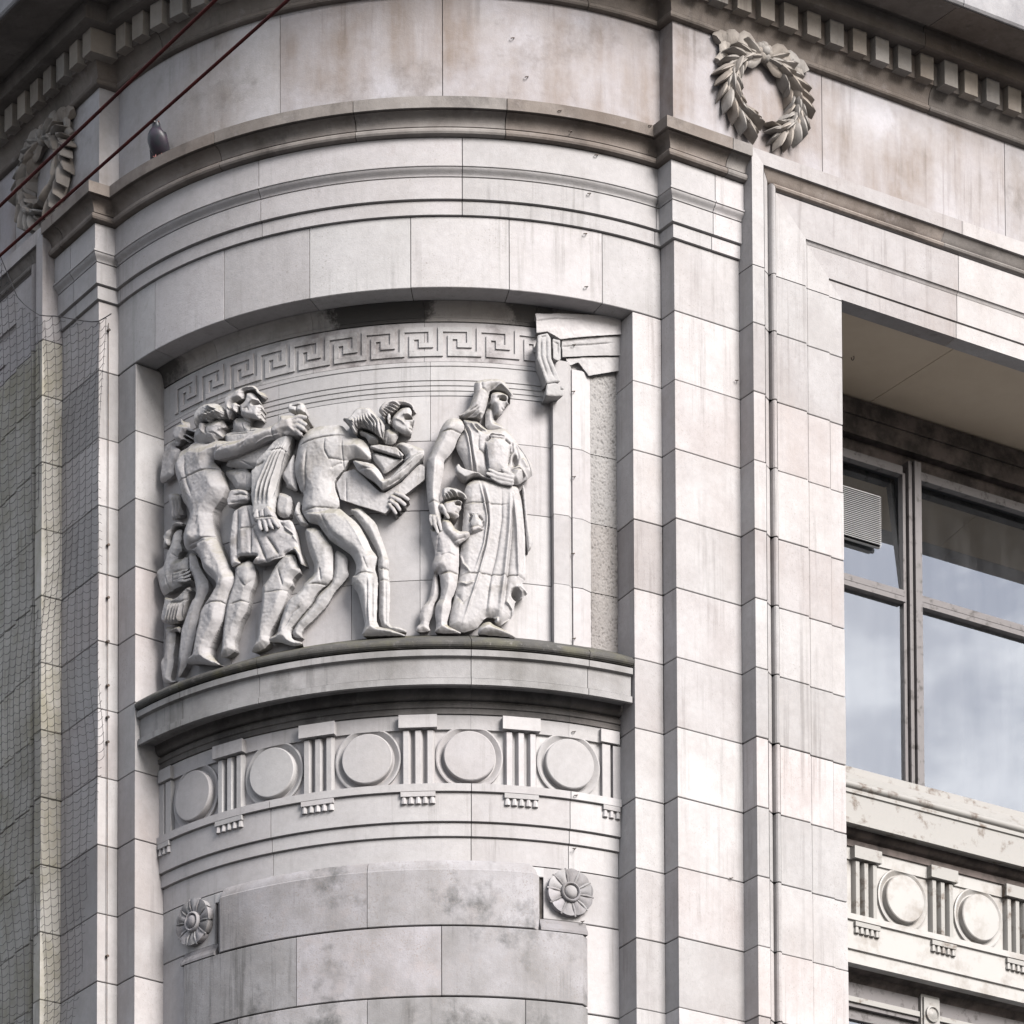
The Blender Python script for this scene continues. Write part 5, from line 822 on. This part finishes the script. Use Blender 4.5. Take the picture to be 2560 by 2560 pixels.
# bird net in front of the left pilaster
e_ = Vector((-.85, .53, 0)).normalized(); P0 = Vector((nL[0], nL[1], 0))*(R+D1+.03); nn_ = Vector((-e_.y, e_.x, 0)); nn_ = nn_ if nn_.y < 0 else -nn_
def nright(z): return float(np.interp(z, [9.0, 10.09, 11.0, 11.5, 12.6, 14.02], [.22, .131, .028, -.06, -.08, -.10]))
def ntop(x): return float(np.interp(x, [-.12, 0, .22, .443, .617, .81, 1.2], [14.02, 14.03, 14.103, 14.197, 14.351, 14.678, 15.0]))
rg = random.Random(11); mb = MB()
def npt(x, z): return P0+e_*x+nn_*(.02*math.sin(z*2.1+x*5)+.012*math.sin(z*5.3))+Vector((0, 0, z+.010*math.sin(x*11+z*3)))
cols = [-.12+.060*k for k in range(22)]; rows = [9.2+.0455*k for k in range(125)]
for x in cols:
    run = []
    for z in rows:
        xx = x+.006*math.sin(z*7+x*9)+.010*math.sin(z*1.7)
        ok = xx > nright(z) and z < ntop(xx)
        if ok: run.append(npt(xx, z))
        if (not ok or z == rows[-1]) and len(run) > 1: mb.tube(run, .0015, 3); run = []
        elif not ok: run = []
for z in rows:
    run = []
    for i in range(64):
        xx = -.12+.02*i; zz = z-.014*math.sin((xx % .06)/.06*math.pi)
        ok = xx > nright(z) and z < ntop(xx)
        if ok: run.append(npt(xx, zz))
        else:
            if len(run) > 1: mb.tube(run, .0015, 3)
            run = []
    if len(run) > 1: mb.tube(run, .0015, 3)
mb.tube([npt(x, ntop(x)) for x in np.linspace(-.12, 1.2, 24)], .003, 4)
bn = thing('bird_net', 'thin dark bird netting hanging in front of the left pilaster', 'netting', None, P0+Vector((0, 0, 12)))
inv = Matrix.Translation(-(P0+Vector((0, 0, 12)))); o = link('mesh_cords', mb.mesh(80, False), 'net', bn); o.matrix_parent_inverse = inv
# its fixing wire with clips on the pilaster return
q0 = Lp*1.0+ -nL*.055 - dL*.012
mb = MB(); mb.tube([Vector((q0[0], q0[1], z)) for z in np.linspace(9.0, 14.02, 12)], .0022, 4); o = link('fixing_wire', mb.mesh(80), 'iron', bn); o.matrix_parent_inverse = inv
for z in (13.98, 12.75, 12.45, 12.2, 11.95, 11.77, 11.63, 10.42, 10.0):
    mb = MB(); mb.tube([Vector((q0[0]-dL[0]*-.012, q0[1]-dL[1]*-.012, z)), Vector((q0[0]-dL[0]*.012, q0[1]-dL[1]*.012, z-.004))], .008, 6); o = link('clip', mb.mesh(80), 'iron', bn); o.matrix_parent_inverse = inv

# overhead cables crossing in front of the corner
for a, b, lab in (((.849, -11.908, 8.781), (3.004, -14.597, 8.361), 'upper of the two dark red overhead cables at top left'), ((.532, -11.008, 9.109), (2.84, -13.686, 8.765), 'lower of the two dark red overhead cables at top left')):
    a, b = Vector(a), Vector(b); d = b-a; mb = MB(); mb.tube([a+d*s+Vector((0, 0, .0015*(s*(s-1))*4)) for s in np.linspace(-3.5, 4.5, 40)], .0050, 8)
    tag(link('cable', mb.mesh(80), 'cable'), lab, 'cable', 'overhead cables')

# pigeon on the crown moulding
pa = -32.3; q = pol(R+.075, pa); pz = 14.765
PG = thing('pigeon', 'grey pigeon perched on the crown moulding at the left of the bay', 'bird', None, (q[0], q[1], pz))
fw = Vector((math.sin(math.radians(-12)), -math.cos(math.radians(-12)), 0)); sdv = Vector((0, 0, 1)).cross(fw).normalized(); upv = Vector((0, 0, 1))
def ringed(sections, n=16):
    v = []; f = []
    for (y, z, rx_, rz_) in sections:       # y forward, z up; ring lies across the body axis
        for k in range(n): a = 2*math.pi*k/n; v.append(fw*(y+rz_*.45*math.sin(a))+upv*(z+rz_*math.sin(a)*.35)+sdv*rx_*math.cos(a)+fw*rz_*math.sin(a)*.45)
    m = len(sections); f = [(i*n+k, i*n+(k+1) % n, (i+1)*n+(k+1) % n, (i+1)*n+k) for i in range(m-1) for k in range(n)]+[tuple(range(n)), tuple(range(m*n-1, (m-1)*n-1, -1))]
    return mesh(v, f, 80)
link('body', ringed([(-.03, .018, .012, .012), (-.02, .03, .036, .038), (-.008, .055, .053, .056), (.004, .085, .060, .060), (.014, .113, .056, .054), (.020, .135, .043, .042), (.022, .150, .031, .030), (.024, .163, .0245, .025), (.027, .175, .0235, .026), (.028, .186, .0215, .025), (.026, .196, .0135, .016), (.024, .200, .003, .004)]), 'breast', PG)
for s_ in (-1, 1):
    v = []; n = 8
    for i in range(7):
        s = i/6; y = .015-.095*s; z = .118-.105*s; w_ = .036*math.sin(math.pi*(.15+.8*s))
        for k in range(n): a = 2*math.pi*k/n; v.append(sdv*s_*(.048-.012*s+.010*math.cos(a))+fw*(y+w_*.5*math.sin(a))+upv*(z+w_*.8*math.sin(a)))
    link('wing', mesh(v, [(i*n+k, i*n+(k+1) % n, (i+1)*n+(k+1) % n, (i+1)*n+k) for i in range(6) for k in range(n)]+[tuple(range(n)), tuple(range(7*n-1, 6*n-1, -1))], 80), 'wing', PG)
    mb = MB(); mb.tube([sdv*s_*.018+upv*.025, sdv*s_*.018+fw*.006+upv*-.0], .0035, 6); mb.tube([sdv*s_*.018+fw*.03+upv*.002, sdv*s_*.018+fw*-.008+upv*.002], .003, 5); link('foot', mb.mesh(80), 'leg', PG)
    mb = MB(); mb.tube([sdv*s_*.0205+fw*.040+upv*.186, sdv*s_*.0235+fw*.041+upv*.186], .0035, 8); link('eye', mb.mesh(80), 'leg', PG)
mb = MB(); mb.hexa([sdv*-.075+fw*-.05+upv*-.012, sdv*-.025+fw*-.06+upv*-.012, sdv*-.02+fw*-.02+upv*.035, sdv*-.062+fw*-.012+upv*.07, sdv*-.07+fw*-.055+upv*-.006, sdv*-.025+fw*-.066+upv*-.004, sdv*-.02+fw*-.03+upv*.04, sdv*-.06+fw*-.022+upv*.075]); link('tail', mb.mesh(), 'black', PG)
mb = MB(); mb.tube([fw*.048+upv*.181, fw*.060+upv*.178, fw*.070+upv*.172], .006, 6, [1, .8, .25]); link('beak', mb.mesh(80), 'black', PG)
mb = MB(); mb.tube([fw*.050+upv*.1865, fw*.058+upv*.184], .0055, 6, [1, .7]); link('cere', mb.mesh(80), 'white', PG)
